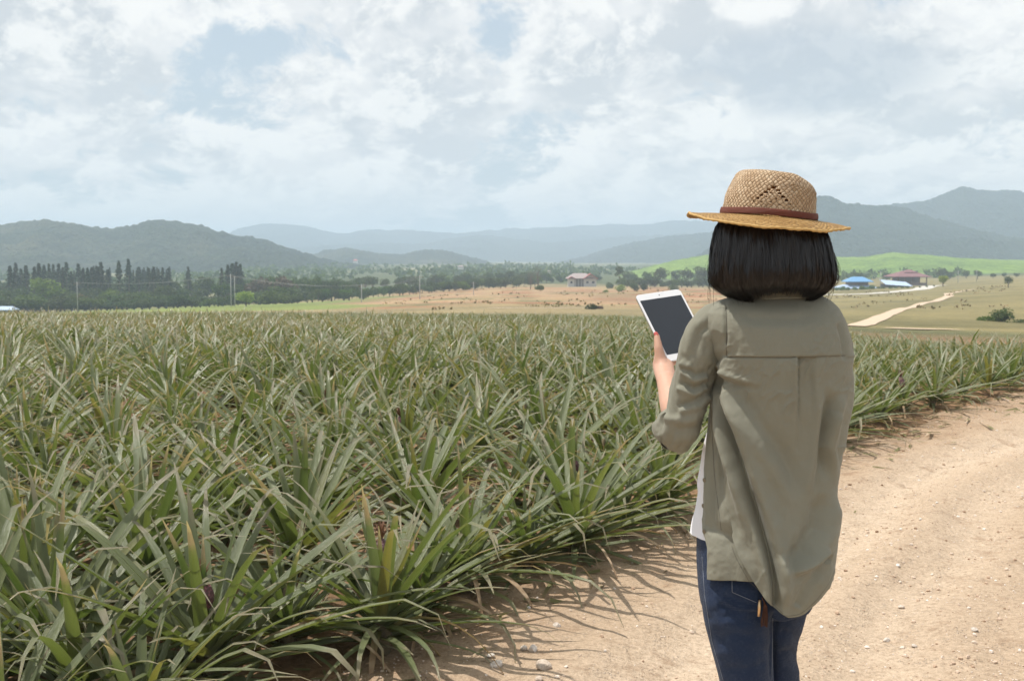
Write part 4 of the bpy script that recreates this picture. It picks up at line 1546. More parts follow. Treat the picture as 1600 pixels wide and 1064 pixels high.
D1 = 470.0
k = D1 / F_PX                                                # metres per photo pixel there
g = ground_at(908, D1)
g.z = CAM_Z + (HOR - 456) * k
house = empty('house', g, 'two storey white house with a grey and red roof behind the orange field', 'house')
box_o('wall', house, (-15.5 * k, 2.0, 13.5 * k), (9.5 * k, 6, 15 * k), M_WALL)            # left wing
box_o('wall', house, (14.0 * k, 2.0, 13.5 * k), (19 * k, 6, 15 * k), M_WALL)              # right wing
box_o('wall', house, (-2.0 * k, 3.6, 13.5 * k), (17 * k, 3, 15 * k), M_GREY)              # recessed porch wall
box_o('porch_floor', house, (-2.0 * k, 0.4, 6.3 * k), (17 * k, 3.0, 0.35), M_GREY)
for q in (-9.3, -4.5, 0.4, 4.0):
    box_o('porch_column', house, (q * k, -0.8, 13.2 * k), (0.28, 0.28, 13.4 * k), M_WALL)
box_o('basement_wall', house, (0 * k, 2.6, 2.8 * k), (40 * k, 4.4, 6.5 * k), M_GREY)
box_o('stair_block', house, (8.0 * k, -1.8, 3.2 * k), (14 * k, 2.4, 7.6 * k), M_GREY)
box_o('door', house, (4.8 * k, -3.05, 2.8 * k), (3.2 * k, 0.12, 6.2 * k), M_WIN)
hip_roof('roof', house, (-2 * k, 2.2, 21.2 * k), (44 * k, 8.2, 0), 7.8 * k, 0.45, M_RTILE)
gable_roof('gable_roof', house, (14.0 * k, 0.2, 20.8 * k), (23 * k, 6.6, 0), 8.0 * k, M_RRED)
mb = MB()
mb.add([(4.5 * k, -1.1, 20.9 * k), (23.5 * k, -1.1, 20.9 * k), (14 * k, -1.1, 27.6 * k), (4.5 * k, -0.9, 20.9 * k), (23.5 * k, -0.9, 20.9 * k), (14 * k, -0.9, 27.6 * k)],
       [(0, 1, 2), (5, 4, 3), (0, 3, 4, 1), (1, 4, 5, 2), (2, 5, 3, 0)])
put('gable_wall', mb.mesh('gable_wall'), M_WALL, house)
gable_roof('gable_roof', house, (-15.5 * k, 0.2, 20.8 * k), (13 * k, 6.6, 0), 3.6 * k, M_RRED)
for (q, z, w_) in ((-15.5, 15.0, 3.2), (9.5, 15.0, 3.8), (18.5, 15.0, 3.8)):
    window(house, (q * k, -1.05, z * k), w_ * k, 3.4 * k)

D2 = 392.0
k = D2 / F_PX
g = ground_at(1339, D2); g.z = CAM_Z + (HOR - 456.5) * k
farm = empty('farm_building', g, 'farm building with a bright blue upper roof over a long pale blue lean-to roof', 'building')
box_o('wall', farm, (0, 3, 4.2 * k), (52 * k, 6, 8.4 * k), M_GREY)
box_o('upper_wall', farm, (4 * k, 3.4, 12.5 * k), (30 * k, 4.4, 8.5 * k), M_POST)
hip_roof('lean_to_roof', farm, (0, 2.4, 6.6 * k), (62 * k, 10.5, 0), 5.2 * k, 0.62, M_PBLUE)
hip_roof('roof', farm, (4.5 * k, 3.2, 16.6 * k), (40 * k, 8.4, 0), 7.4 * k, 0.42, M_BLUE)
for q in (-28, -14, 0, 14, 28):
    box_o('post', farm, (q * k, -2.5, 2.9 * k), (0.2, 0.2, 7.4 * k), M_POST)
g = ground_at(1400, D2); g.z = CAM_Z + (HOR - 449.5) * k
shed = empty('open_shed', g, 'low open shed with a sloping pale blue metal roof between the farm buildings', 'shed')
mb = MB()
x0, x1 = -21 * k, 21 * k
mb.add([(x0, -3, 5.4 * k), (x1, -3, 2.6 * k), (x1, 4, 8.6 * k), (x0, 4, 12.6 * k), (x0, -3, 4.9 * k), (x1, -3, 2.1 * k), (x1, 4, 8.1 * k), (x0, 4, 12.1 * k)],
       [(0, 1, 2, 3), (7, 6, 5, 4), (0, 4, 5, 1), (1, 5, 6, 2), (2, 6, 7, 3), (3, 7, 4, 0)])
put('roof', mb.mesh('roof'), M_PBLUE, shed)
box_o('back_wall', shed, (0, 3.7, 2.5 * k), (40 * k, 0.3, 7 * k), M_GREY)
for q in (-19, -6, 7, 19):
    box_o('post', shed, (q * k, -2.6, 1.2 * k), (0.18, 0.18, 5.0 * k - abs(q) * 0.01), M_POST)
D3 = 415.0
k = D3 / F_PX
g = ground_at(1421, D3); g.z = CAM_Z + (HOR - 447) * k
hall = empty('open_hall', g, 'large open hall under a maroon hipped roof behind the pale blue shed', 'building')
box_o('back_wall', hall, (2 * k, 6, 7 * k), (42 * k, 0.4, 15 * k), M_GREY)
hip_roof('roof', hall, (0, 3, 15.0 * k), (56 * k, 14, 0), 8.6 * k, 0.30, M_MAR)
hip_roof('upper_roof', hall, (2 * k, 3, 21.5 * k), (20 * k, 5.5, 0), 4.0 * k, 0.30, M_MAR)
for q in (-22, -11, 0, 11, 22):
    box_o('post', hall, (q * k, -2.6, 7 * k), (0.3, 0.3, 15.5 * k), M_POST)
box_o('floor_slab', hall, (0, 2, 0.2), (50 * k, 11, 0.5), M_GREY)
box_o('rail', hall, (0, -2.75, 3.4 * k), (44 * k, 0.12, 0.9), M_POST)
g = ground_at(6, 300); k = 300 / F_PX
g.z = CAM_Z + (HOR - 490) * k
hut = empty('hut', g, 'small hut with a pale blue roof at the far left edge before the trees', 'hut')
box_o('wall', hut, (0, 1.5, 3 * k), (22 * k, 3, 6 * k), M_GREY)
hip_roof('roof', hut, (0, 1.5, 6.2 * k), (28 * k, 5, 0), 5.0 * k, 0.7, M_PBLUE)
for i, (px, py, wd, d, lab) in enumerate(((406, 424.5, 7, 900, 'tiny white house on the plain below the left hill'), (720, 420, 9, 820, 'tiny pale house on the plain, straight above the orange field'),
                                          (556, 408, 7, 1350, 'tiny pale house with reddish roof on the low middle hill'), (858, 428, 6, 620, 'tiny white house among trees left of the two storey house'))):
    k = d / F_PX
    g = ground_at(px, d); g.z = CAM_Z + (HOR - py - 1) * k
    if i == 2:
        g.z -= 2
    h_ = empty('cottage', g, lab, 'house', 'tiny houses far off')
    box_o('wall', h_, (0, 0, 2.0 * k), (wd * k, wd * k * .6, 4.5 * k), M_WALL)
    hip_roof('roof', h_, (0, 0, 4.3 * k), (wd * k * 1.15, wd * k * .8, 0), 2.2 * k, 0.5, M_RRED if i == 2 else M_RTILE)

# ------------------------------------------------------------------ utility poles and wires
M_CONC = plain('concrete_pole', (0.36, 0.36, 0.35), 0.9, 0.1, 2)
M_WIRE = plain('weathered_wire', (0.30, 0.30, 0.30), 0.6, 0.05)
POLES = [(121, 268, 440, 489, 'leftmost grey utility pole in front of the conifer rows'), (361, 268, 428, 489, 'left one of the two utility poles beside the round bright tree'),
         (367, 274, 430, 489, 'right one of the two utility poles, closest to the round bright tree'), (565, 268, 444, 486, 'thin utility pole in front of the orchard line'),
         (656, 290, 430, 478, 'thin utility pole standing before the orange field'), (740, 330, 440, 473, 'thin utility pole on the orange field'),
         (1375, 372, 424, 459, 'grey utility pole between the blue roofs'), (1496, 430, 423, 442, 'left pole of the two on the ridge right of the pale round tree'),
         (1525, 430, 422, 440, 'right pole of the two on the ridge right of the pale round tree')]
tops = {}
for (px, d, top, base, lab) in POLES:
    g = ground_at(px, d)
    zb = min(g.z, CAM_Z + (HOR - base) / F_PX * d)
    g.z = zb
    h = CAM_Z + (HOR - top) / F_PX * d - zb
    po = empty('utility_pole', g, lab, 'utility pole', 'utility poles')
    mb = MB(); mb.tube([(0, 0, -0.3), (0, 0, h)], [0.12, 0.08], 8)
    put('post', mb.mesh('post', True), M_CONC, po)
    mb = MB(); mb.box((0, 0.14, h - 0.5), (1.8, 0.1, 0.12))
    put('crossarm', mb.mesh('crossarm'), M_POST, po)
    for q in (-0.8, 0.0, 0.8):
        mb = MB(); mb.tube([(q, 0.14, h - 0.44), (q, 0.14, h - 0.22)], [0.05, 0.035], 6)
        put('insulator', mb.mesh('insulator', True), M_WIN, po)
    tops[px] = g + Vector((0, 0.14, h - 0.22))
for a, b, lab in ((121, 361, 'sagging wire between the leftmost pole and the two poles by the round tree'), (367, 565, 'sagging wire from the two poles to the pole before the orchard line'),
                  (565, 656, 'sagging wire from the orchard line pole to the pole before the orange field')):
    p, q = tops[a], tops[b]
    mb = MB()
    for off_ in (-0.8, 0.0, 0.8):
        pts = [p.lerp(q, f) + Vector((off_, 0, -1.0 * 4 * f * (1 - f))) for f in np.linspace(0, 1, 14)]
        mb.tube([tuple(v) for v in pts], 0.016, 4)
    put('power_line', mb.mesh('power_line'), M_WIRE, None, None, lab, 'power line')

# ------------------------------------------------------------------ the woman
DP = 2.37                                                  # her distance from the camera


def sup(a, n):
    c = np.cos(a)
    return np.sign(c) * np.abs(c) ** (2 / n)


def sups(a, n):
    s_ = np.sin(a)
    return np.sign(s_) * np.abs(s_) ** (2 / n)


def PX(px, py, Y):
    """array version of P"""
    px, py, Y = np.broadcast_arrays(np.asarray(px, float), np.asarray(py, float), np.asarray(Y, float))
    xc, yc = (px - 800) / F_PX, -(py - 532) / F_PX
    dy, dz = cp + yc * sp, -sp + yc * cp
    k = Y / dy
    return np.stack([xc * k, Y, CAM_Z + dz * k], -1)


class Loft:
    """horizontal cross sections: rows of (photo row, left px, right px, half depth, centre depth)"""
    def __init__(s, rows, n=2.2):
        r = np.array(rows, float)
        s.r, s.n = r, n

    def at(s, py, phi):
        r = s.r
        xl, xr = cr(py, r[:, 0], r[:, 1]), cr(py, r[:, 0], r[:, 2])
        b, yc = cr(py, r[:, 0], r[:, 3]), cr(py, r[:, 0], r[:, 4])
        L, Rr = PX(xl, py, yc), PX(xr, py, yc)
        cx, a = (L[..., 0] + Rr[..., 0]) / 2, (Rr[..., 0] - L[..., 0]) / 2
        x = cx + a * sup(phi, s.n)
        y = yc + b * sups(phi, s.n)
        nx, ny = np.cos(phi) / np.maximum(a, 1e-4), np.sin(phi) / np.maximum(b, 1e-4)
        ln = np.hypot(nx, ny)
        return np.stack([x, y, L[..., 2]], -1), np.stack([nx / ln, ny / ln, 0 * nx], -1)


def chain(mb, pts, rad, seg=14, ratio=1.0):
    """a smooth limb: tube through points with round ends"""
    pts, rad = np.array(pts, float), np.array(rad, float)
    s_ = np.r_[0, np.cumsum(np.linalg.norm(np.diff(pts, axis=0), axis=1))]
    q = np.linspace(0, s_[-1], max(4, int(s_[-1] / 0.02)))
    pp = np.stack([cr(q, s_, pts[:, i]) for i in range(3)], -1)
    rr_ = cr(q, s_, rad)
    d0, d1 = pp[0] - pp[1], pp[-1] - pp[-2]
    d0, d1 = d0 / np.linalg.norm(d0), d1 / np.linalg.norm(d1)
    capA = [(math.sin(a), math.cos(a)) for a in (1.45, 1.1, 0.7, 0.35)]
    A = [pp[0] + d0 * rr_[0] * f for f, g_ in capA]
    B = [pp[-1] + d1 * rr_[-1] * f for f, g_ in capA[::-1]]
    ra, rb = [rr_[0] * g_ for f, g_ in capA], [rr_[-1] * g_ for f, g_ in capA[::-1]]
    mb.tube(np.concatenate([A, pp, B]), np.r_[ra, rr_, rb], seg, True, ratio)


def remeshed(name, mb, voxel, smooth=6, factor=0.5):
    o = bpy.data.objects.new(name, mb.mesh(name))
    COL.objects.link(o)
    md = o.modifiers.new('r', 'REMESH')
    md.mode, md.voxel_size, md.use_smooth_shade = 'VOXEL', voxel, True
    sm = o.modifiers.new('s', 'SMOOTH')
    sm.iterations, sm.factor = smooth, factor
    dg = bpy.context.evaluated_depsgraph_get()
    me = bpy.data.meshes.new_from_object(o.evaluated_get(dg))
    me.name = name
    bpy.data.objects.remove(o)
    me.polygons.foreach_set('use_smooth', np.full(len(me.polygons), True))
    return me


def get_co(me):
    a = np.empty(len(me.vertices) * 3, np.float32)
    me.vertices.foreach_get('co', a)
    return a.reshape(-1, 3).astype(float)


# ---- tablet frame in space (screen faces her)
TB = np.array(P(1044, 565, 2.60))                           # its lower left corner
e1 = np.array([0.875, 0.46, 0.105]); e1 /= np.linalg.norm(e1)
e2 = np.array([0.345, -0.50, -0.79]); e2 -= e1 * e1.dot(e2); e2 /= np.linalg.norm(e2)
nT = np.cross(e1, -e2)
nT = nT if nT[1] < 0 else -nT                               # out of the screen
TW, TH, TT = 0.130, 0.188, 0.0075


def tab(u, v, n):
    """u to the right, v up from the lower left corner, n out of the screen (metres)"""
    return TB + e1 * u - e2 * v + nT * n


FOOT = P(1192, 1064, DP)
person = empty('person', (FOOT.x, DP, 0.0),
               'woman seen from behind in olive shirt, dark jeans and straw hat, holding a white tablet', 'person')
PINV = Matrix.Translation((-FOOT.x, -DP, 0))


def child(name, me, mat, parent=person, label=None):
    """link a mesh given in world space under the person"""
    o = put(name, me, mat, parent)
    o.matrix_parent_inverse = Matrix.Identity(4)
    if parent is person:
        me.transform(PINV)
    if label:
        o['label'] = label
    return o


# ---- body: one continuous skin
mb = MB()
# trunk as an elliptical loft
trunk = Loft([(352, 1178, 1226, .03, 2.36), (455, 1172, 1232, .050, 2.375), (468, 1160, 1246, .055, 2.375), (482, 1138, 1272, .055, 2.375),
              (510, 1126, 1292, .072, 2.375), (580, 1130, 1296, .085, 2.385), (700, 1132, 1284, .080, 2.40), (780, 1120, 1280, .085, 2.40),
              (860, 1106, 1276, .095, 2.39), (930, 1112, 1252, .090, 2.37)], 2.2)
pyr = np.r_[np.linspace(400, 490, 26), np.linspace(496, 930, 50)]
ph = np.linspace(0, 2 * math.pi, 41)[:-1]
PY, PH = np.meshgrid(pyr, ph, indexing='ij')
Vt, _ = trunk.at(PY, PH)
F = [tuple(reversed(q)) for q in grid_faces(40, len(pyr), True).tolist()] + [tuple(range(40)), tuple(reversed([(len(pyr) - 1) * 40 + i for i in range(40)]))]
mb.add(Vt.reshape(-1, 3), F)
HC = np.array(P(1203, 378, 2.365))                          # head centre
yaw = R(14)                                                  # she faces away, a little to the left
fwd = np.array([-math.sin(yaw), math.cos(yaw), -0.30]); fwd /= np.linalg.norm(fwd)
lft = np.array([-math.cos(yaw), -math.sin(yaw), 0.0])
upv = np.cross(lft, fwd) * -1
upv = upv if upv[2] > 0 else -upv


def hd(f, l, u):
    return HC + fwd * f + lft * l + upv * u


mbh = MB()
mbh.ball((0, 0, 0), (0.092, 0.072, 0.105), 24, 16)
V0 = mbh.V[0]
jaw = smoothstep(0.02, -0.11, V0[:, 2])
V0 = np.c_[V0[:, 0] * (1 - 0.10 * jaw) + 0.012 * jaw, V0[:, 1] * (1 - 0.30 * jaw), V0[:, 2]]
mb.add(HC + V0[:, :1] * fwd + V0[:, 1:2] * lft + V0[:, 2:] * upv, mbh.F)
chain(mb, [hd(0.088, 0, 0.018), hd(0.099, 0, -0.004), hd(0.105, 0, -0.022)], [0.008, 0.010, 0.013])   # nose
chain(mb, [hd(0.086, 0.022, -0.050), hd(0.093, 0, -0.049), hd(0.086, -0.022, -0.050)], [0.005, 0.0065, 0.005])  # lips
chain(mb, [hd(0.082, 0.020, -0.060), hd(0.090, 0, -0.060), hd(0.082, -0.020, -0.060)], [0.005, 0.007, 0.005])
chain(mb, [hd(0.074, 0.012, -0.098), hd(0.080, 0, -0.098), hd(0.074, -0.012, -0.098)], [0.014, 0.016, 0.014])   # chin
for sg in (1, -1):
    chain(mb, [hd(0.078, sg * 0.046, 0.030), hd(0.090, sg * 0.028, 0.036), hd(0.090, sg * 0.014, 0.032)], [0.006, 0.007, 0.006])  # brow
    chain(mb, [hd(0.0, sg * 0.073, -0.028), hd(-0.006, sg * 0.080, 0.0), hd(-0.002, sg * 0.077, 0.022)], [0.008, 0.011, 0.010])  # ear
    mb.ball(hd(0.062, sg * 0.040, -0.022), 0.026, 12, 8)      # cheek
# left arm, hand on the tablet
SHL, ELL, WRL = np.array(P(1118, 512, 2.375)), np.array(P(1065, 670, 2.388)), np.array(P(1041, 594, 2.545))
chain(mb, [SHL, np.array(P(1094, 560, 2.375)), np.array(P(1080, 620, 2.38)), ELL], [0.030, 0.032, 0.030, 0.024])
mid = ELL * 0.62 + WRL * 0.38
chain(mb, [ELL, ELL * .8 + WRL * .2, mid, WRL * .8 + ELL * .2, WRL], [0.024, 0.029, 0.0325, 0.0255, 0.0225], ratio=0.92)
PALM = tab(-0.002, 0.004, -0.020)
chain(mb, [WRL, WRL * .5 + PALM * .5, PALM, tab(0.012, 0.030, -0.022)], [0.0225, 0.024, 0.025, 0.020], ratio=0.8)
chain(mb, [tab(-0.014, -0.006, -0.012), tab(-0.012, 0.016, -0.010)], [0.0165, 0.0135])        # ball of the thumb
chain(mb, [WRL * .4 + PALM * .6, tab(-0.012, 0.002, -0.010), tab(-0.013, 0.024, 0.000), tab(-0.0085, 0.046, 0.006), tab(-0.0035, 0.066, 0.0095)],
      [0.017, 0.0155, 0.0112, 0.0102, 0.0072])                                               # thumb
for i, (v0, v1, ln, r0) in enumerate(((0.040, 0.078, 0.056, 0.0088), (0.030, 0.056, 0.064, 0.0090), (0.018, 0.034, 0.061, 0.0086), (0.006, 0.012, 0.050, 0.0076))):
    chain(mb, [tab(0.004, v0 * .8, -0.022), tab(0.018, v0, -0.0245), tab(0.018 + ln * .48, (v0 + v1) / 2, -0.0215), tab(0.018 + ln, v1, -0.0165)],
          [r0 * 1.12, r0 * 1.05, r0, r0 * 0.72])
# right arm reaching round to the other side of the tablet
SHR, ELR, WRR = np.array(P(1286, 512, 2.39)), np.array(P(1286, 660, 2.56)), np.array(tab(TW + 0.042, 0.020, -0.02))
chain(mb, [SHR, np.array(P(1301, 570, 2.428)), np.array(P(1297, 622, 2.49)), ELR], [0.024, 0.027, 0.027, 0.027])
chain(mb, [ELR, ELR * .7 + WRR * .3 - np.array([0, 0, .004]), WRR * .8 + ELR * .2, WRR], [0.028, 0.031, 0.0255, 0.0225], ratio=0.92)
PR = tab(TW + 0.004, 0.050, -0.020)
chain(mb, [WRR, WRR * .5 + PR * .5, PR, tab(TW - 0.010, 0.068, -0.022)], [0.0225, 0.024, 0.024, 0.02], ratio=0.8)
chain(mb, [WRR * .4 + PR * .6, tab(TW + 0.015, 0.052, -0.006), tab(TW + 0.013, 0.075, 0.004), tab(TW + 0.004, 0.098, 0.009)], [0.016, 0.013, 0.0105, 0.0075])
for i, (v0, v1, ln, r0) in enumerate(((0.088, 0.118, 0.050, 0.0088), (0.074, 0.096, 0.056, 0.0090), (0.062, 0.076, 0.054, 0.0086), (0.050, 0.056, 0.044, 0.0076))):
    chain(mb, [tab(TW - 0.004, v0 * .9, -0.022), tab(TW - 0.016, v0, -0.0245), tab(TW - 0.016 - ln * .48, (v0 + v1) / 2, -0.0215), tab(TW - 0.016 - ln, v1, -0.0165)],
          [r0 * 1.12, r0 * 1.05, r0, r0 * 0.72])
# legs
HIPL, HIPR = np.array(P(1150, 900, 2.35)), np.array(P(1208, 900, 2.41))
KNL, KNR = np.array([HIPL[0] + .035, 2.33, 0.42]), np.array([HIPR[0] + .004, 2.44, 0.42])
ANL, ANR = np.array([KNL[0] + .015, 2.31, 0.075]), np.array([KNR[0] + .01, 2.45, 0.075])
for H_, K_, A_ in ((HIPL, KNL, ANL), (HIPR, KNR, ANR)):
    chain(mb, [H_, H_ * .6 + K_ * .4, K_, K_ * .65 + A_ * .35 + [0, -.012, 0], A_], [0.058, 0.050, 0.042, 0.042, 0.030])
    chain(mb, [A_ + [0, -.02, -.035], A_ + [-.005, .06, -.045], A_ + [-.02, .14, -.052]], [0.028, 0.026, 0.018])
me_body = remeshed('person_body', mb, 0.0034, 5, 0.5)

m_skin, t = new_mat('skin')
g = t.n('ShaderNodeTexCoord').outputs['Object']
na = t.noise(g, 26, 4, 0.6)
nb = t.noise(g, 320, 3, 0.6)
c = t.mix(na, (0.50, 0.29, 0.205), (0.60, 0.37, 0.275))
finish(t, principled(t, c, 0.52, bump(t, nb, 0.0006, 0.6), 0.35, Subsurface_Weight=0.12, Subsurface_Radius=(0.012, 0.005, 0.003), Subsurface_Scale=1.0))
child('body', me_body, m_skin)
m_nail = plain('painted_red_nail', (0.50, 0.11, 0.10), 0.25, 0.05)
mb = MB()
mb.ball((0, 0, 0), 1, 12, 8)
V0 = mb.V[0] * np.array([0.0052, 0.0075, 0.0016])
nc = tab(-0.0062, 0.068, 0.0132)
ax = nT * 0.75 - e1 * 0.66; ax /= np.linalg.norm(ax)
ay = -e2 - ax * ax.dot(-e2); ay /= np.linalg.norm(ay)
axx = np.cross(ay, ax)
nail = MB()
nail.add(nc + V0[:, :1] * axx + V0[:, 1:2] * ay + V0[:, 2:] * ax, mb.F)
child('thumbnail', nail.mesh('thumbnail', True), m_nail)
m_iris = plain('dark_brown_iris', (0.02, 0.012, 0.008), 0.2, 0.02)
m_eye = plain('eye', (0.75, 0.73, 0.70), 0.15, 0.02)
for sg in (1, -1):
    mb = MB()
    mb.ball(hd(0.079, sg * 0.031, 0.014), 0.0115, 12, 8)
    ey = child('eye', mb.mesh('eye', True), m_eye)
    mb = MB()
    mb.ball(hd(0.0868, sg * 0.031, 0.012), 0.0056, 10, 6)
    put('iris', mb.mesh('iris', True), m_iris, ey).data.transform(PINV)

# ---- white undershirt
m_tee = plain('white_cotton', (0.78, 0.78, 0.82), 0.9, 0.03, 40, bumpd=0.002)
tee = Loft([(478, 1130, 1280, .075, 2.385), (510, 1120, 1294, .088, 2.39), (580, 1128, 1308, .104, 2.40), (640, 1119, 1304, .106, 2.41),
            (690, 1103, 1298, .110, 2.41), (740, 1095, 1292, .108, 2.415), (790, 1089, 1288, .110, 2.415), (836, 1081, 1286, .116, 2.41)], 2.2)
pyr = np.linspace(480, 834, 90)
ph = np.linspace(0, 2 * math.pi, 121)[:-1]
PY, PH = np.meshgrid(pyr, ph, indexing='ij')
Vt, Nt = tee.at(PY, PH)
wr = (fbm(PH * 3.2, PY * 0.012 + 0 * PH, 4, 0.55, 41) - 0.5) * 0.016 * smoothstep(560, 760, PY)
Vt = Vt + Nt * wr[..., None]
me = mk_mesh('undershirt', Vt.reshape(-1, 3), grid_faces(120, 90, True)[:, ::-1], True)
child('undershirt', me, m_tee)

# ---- jeans
mb = MB()
pel = Loft([(812, 1100, 1284, .098, 2.395), (840, 1090, 1288, .108, 2.392), (870, 1089.5, 1288, .116, 2.388), (900, 1091, 1283, .120, 2.382),
            (925, 1093, 1272, .116, 2.376), (950, 1097, 1262, .102, 2.375)], 2.3)
pyr = np.linspace(814, 948, 30)
ph = np.linspace(0, 2 * math.pi, 61)[:-1]
PY, PH = np.meshgrid(pyr, ph, indexing='ij')
Vt, _ = pel.at(PY, PH)
nr = len(pyr)
F = [tuple(reversed(q)) for q in grid_faces(60, nr, True).tolist()] + [tuple(range(60)), tuple(reversed([(nr - 1) * 60 + i for i in range(60)]))]
mb.add(Vt.reshape(-1, 3), F)
mpx = F_PX / DP


def leg_rows(rows, K_, A_, kr):
    pts = [np.array(P((a + b) / 2, py, yc)) for (py, a, b, yc) in rows]
    rad = [(b - a) / 2 / (F_PX / yc) for (py, a, b, yc) in rows]
    return pts + [K_, K_ * .65 + A_ * .35 + np.array([0, -.015, 0]), A_ + np.array([0, 0, .015])], rad + kr


pts, rad = leg_rows([(915, 1092.5, 1206, 2.345), (960, 1098, 1208, 2.335), (1000, 1108, 1208, 2.33), (1064, 1124, 1210, 2.325)], KNL, ANL, [0.050, 0.049, 0.036])
chain(mb, pts, rad, 24)
pts, rad = leg_rows([(915, 1160, 1272, 2.40), (955, 1150, 1259.5, 2.405), (1000, 1152, 1247, 2.42), (1030, 1156, 1245, 2.43), (1064, 1164, 1250, 2.435)], KNR, ANR, [0.050, 0.049, 0.036])
chain(mb, pts, rad, 24)
me_j = remeshed('jeans', mb, 0.0042, 5, 0.5)
V = get_co(me_j)
vx, vy = proj(V)
me_j.calc_loop_triangles()
N = np.array([v.normal for v in me_j.vertices])
back = smoothstep(-0.1, -0.5, N[:, 1])
disp = 0 * vx


def fold(vx, vy, poly, amp, wd, kind='g', f0=0.15, f1=0.15):
    d, s_, t_ = poly_dist(vx, vy, poly)
    e = np.ones_like(d)
    if f0 > 0:
        e = e * smoothstep(0, f0, t_)
    if f1 > 0:
        e = e * smoothstep(1, 1 - f1, t_)
    q = d / wd
    if kind == 'g':
        return amp * np.exp(-q * q) * e
    if kind == 'd':                                           # ridge on the right of travel, groove on the left
        return amp * (s_ * q) * np.exp(0.5 - q * q) * 1.2 * e
    return amp * 0.5 * (1 + np.tanh(s_ * q * 2)) * e * np.exp(-(np.maximum(q - 2, 0) / 3) ** 2)


# creases under the seat and at the crotch
for poly, a, wd in (([(1128, 930), (1150, 942), (1186, 949)], -0.006, 4.5), ([(1120, 942), (1150, 955), (1192, 959)], -0.006, 4.5),
                    ([(1130, 957), (1160, 967), (1198, 967)], -0.005, 5), ([(1128, 935), (1155, 948), (1188, 954)], 0.004, 4),
                    ([(1116, 1000), (1150, 990), (1196, 1000)], -0.003, 7), ([(1218, 985), (1240, 992), (1250, 1004)], -0.004, 6),
                    ([(1226, 960), (1246, 966), (1258, 972)], -0.004, 5), ([(1216, 1020), (1236, 1016), (1246, 1024)], -0.004, 5),
                    ([(1209, 950), (1209, 1000), (1209, 1070)], -0.012, 5), ([(1128, 1040), (1165, 1046), (1200, 1036)], -0.003, 7)):
    disp += fold(vx, vy, poly, a, wd)
disp += (fbm(vx * 0.02, vy * 0.035, 4, 0.55, 51) - 0.5) * 0.010
V = V + N * (disp * back)[:, None]
me_j.vertices.foreach_set('co', V.astype(np.float32).ravel())
m_den, t = new_mat('dark_blue_denim')
g = t.n('ShaderNodeTexCoord').outputs['Object']
na = t.noise(g, 11, 5, 0.6)
wv = t.n('ShaderNodeTexWave', i_Vector=g, i_Scale=420.0, i_Distortion=1.0, bands_direction='DIAGONAL')
nf = t.noise(g, 190, 4, 0.7)
c = t.mix(na, (0.010, 0.020, 0.050), (0.022, 0.041, 0.092))
c = t.mix(t.math('MULTIPLY', t.step(nf, 0.45, 0.8), 0.5), c, (0.055, 0.075, 0.12))
finish(t, principled(t, c, 0.85, bump(t, t.math('ADD', wv.outputs['Fac'], nf), 0.0007, 0.8), 0.15, Sheen_Weight=0.15))
J_BVH = BVHTree.FromPolygons([tuple(v) for v in V], [tuple(p.vertices) for p in me_j.polygons])
jeans = child('jeans', me_j, m_den)


def onto(bvh, px, py, lift):
    h = bvh.ray_cast(Vector((0, 0, CAM_Z)), ray(px, py).normalized(), 9)
    if h[0] is None:
        return None
    return np.array(h[0] - ray(px, py).normalized() * lift)


def decal_patch(bvh, corners, lift, nu=14, nv=14):
    """a cloth patch that lies on a surface: corners in photo pixels TL TR BR BL"""
    c = np.array(corners, float)
    V = []
    last = None
    for j in range(nv):
        for i in range(nu):
            u, v = i / (nu - 1), j / (nv - 1)
            q = (c[0] * (1 - u) + c[1] * u) * (1 - v) + (c[3] * (1 - u) + c[2] * u) * v
            p = onto(bvh, q[0], q[1], lift)
            last = p if p is not None else last
            V.append(last)
    return np.array(V), grid_faces(nu, nv)[:, ::-1]


V_, F_ = decal_patch(J_BVH, [(1141, 886), (1186, 892), (1184, 943), (1143, 926)], 0.0022)
pk = child('back_pocket', mk_mesh('back_pocket', V_, F_, True), m_den)
m_thr = plain('pale_seam_thread', (0.20, 0.22, 0.26), 0.8, 0.1)


def seam(bvh, pts, lift, r, name, parent, dash=None):
    mbs = MB()
    pts = np.array(pts, float)
    s_ = np.r_[0, np.cumsum(np.linalg.norm(np.diff(pts, axis=0), axis=1))]
    q = np.linspace(0, s_[-1], max(8, int(s_[-1] / 2.2)))
    L = [onto(bvh, np.interp(a, s_, pts[:, 0]), np.interp(a, s_, pts[:, 1]), lift) for a in q]
    L = [p for p in L if p is not None]
    if len(L) > 3:
        mbs.tube(L, r, 4)
        o = put(name, mbs.mesh(name, True), m_thr, parent)
        o.data.transform(PINV)
        return o


seam(J_BVH, [(1143.5, 896), (1144, 925), (1182, 941)], 0.0028, 0.0006, 'pocket_stitching', pk)
seam(J_BVH, [(1097, 870), (1101, 930), (1112, 1000), (1130, 1063)], 0.0008, 0.0007, 'side_seam', jeans)
seam(J_BVH, [(1207.5, 965), (1207, 1010), (1206, 1062)], 0.0008, 0.0006, 'inner_seam', jeans)
# shoes, below the photo's edge
m_shoe = plain('canvas_shoe', (0.30, 0.29, 0.28), 0.85, 0.1)
for A_ in (ANL, ANR):
    mb = MB()
    chain(mb, [A_ + [0, -.03, -.036], A_ + [-.005, .06, -.040], A_ + [-.02, .15, -.048]], [0.036, 0.036, 0.026])
    me = mb.mesh('shoe', True)
    V = get_co(me)
    V[:, 2] = np.maximum(V[:, 2], 0.012)
    me.vertices.foreach_set('co', V.astype(np.float32).ravel())
    child('shoe', me, m_shoe)

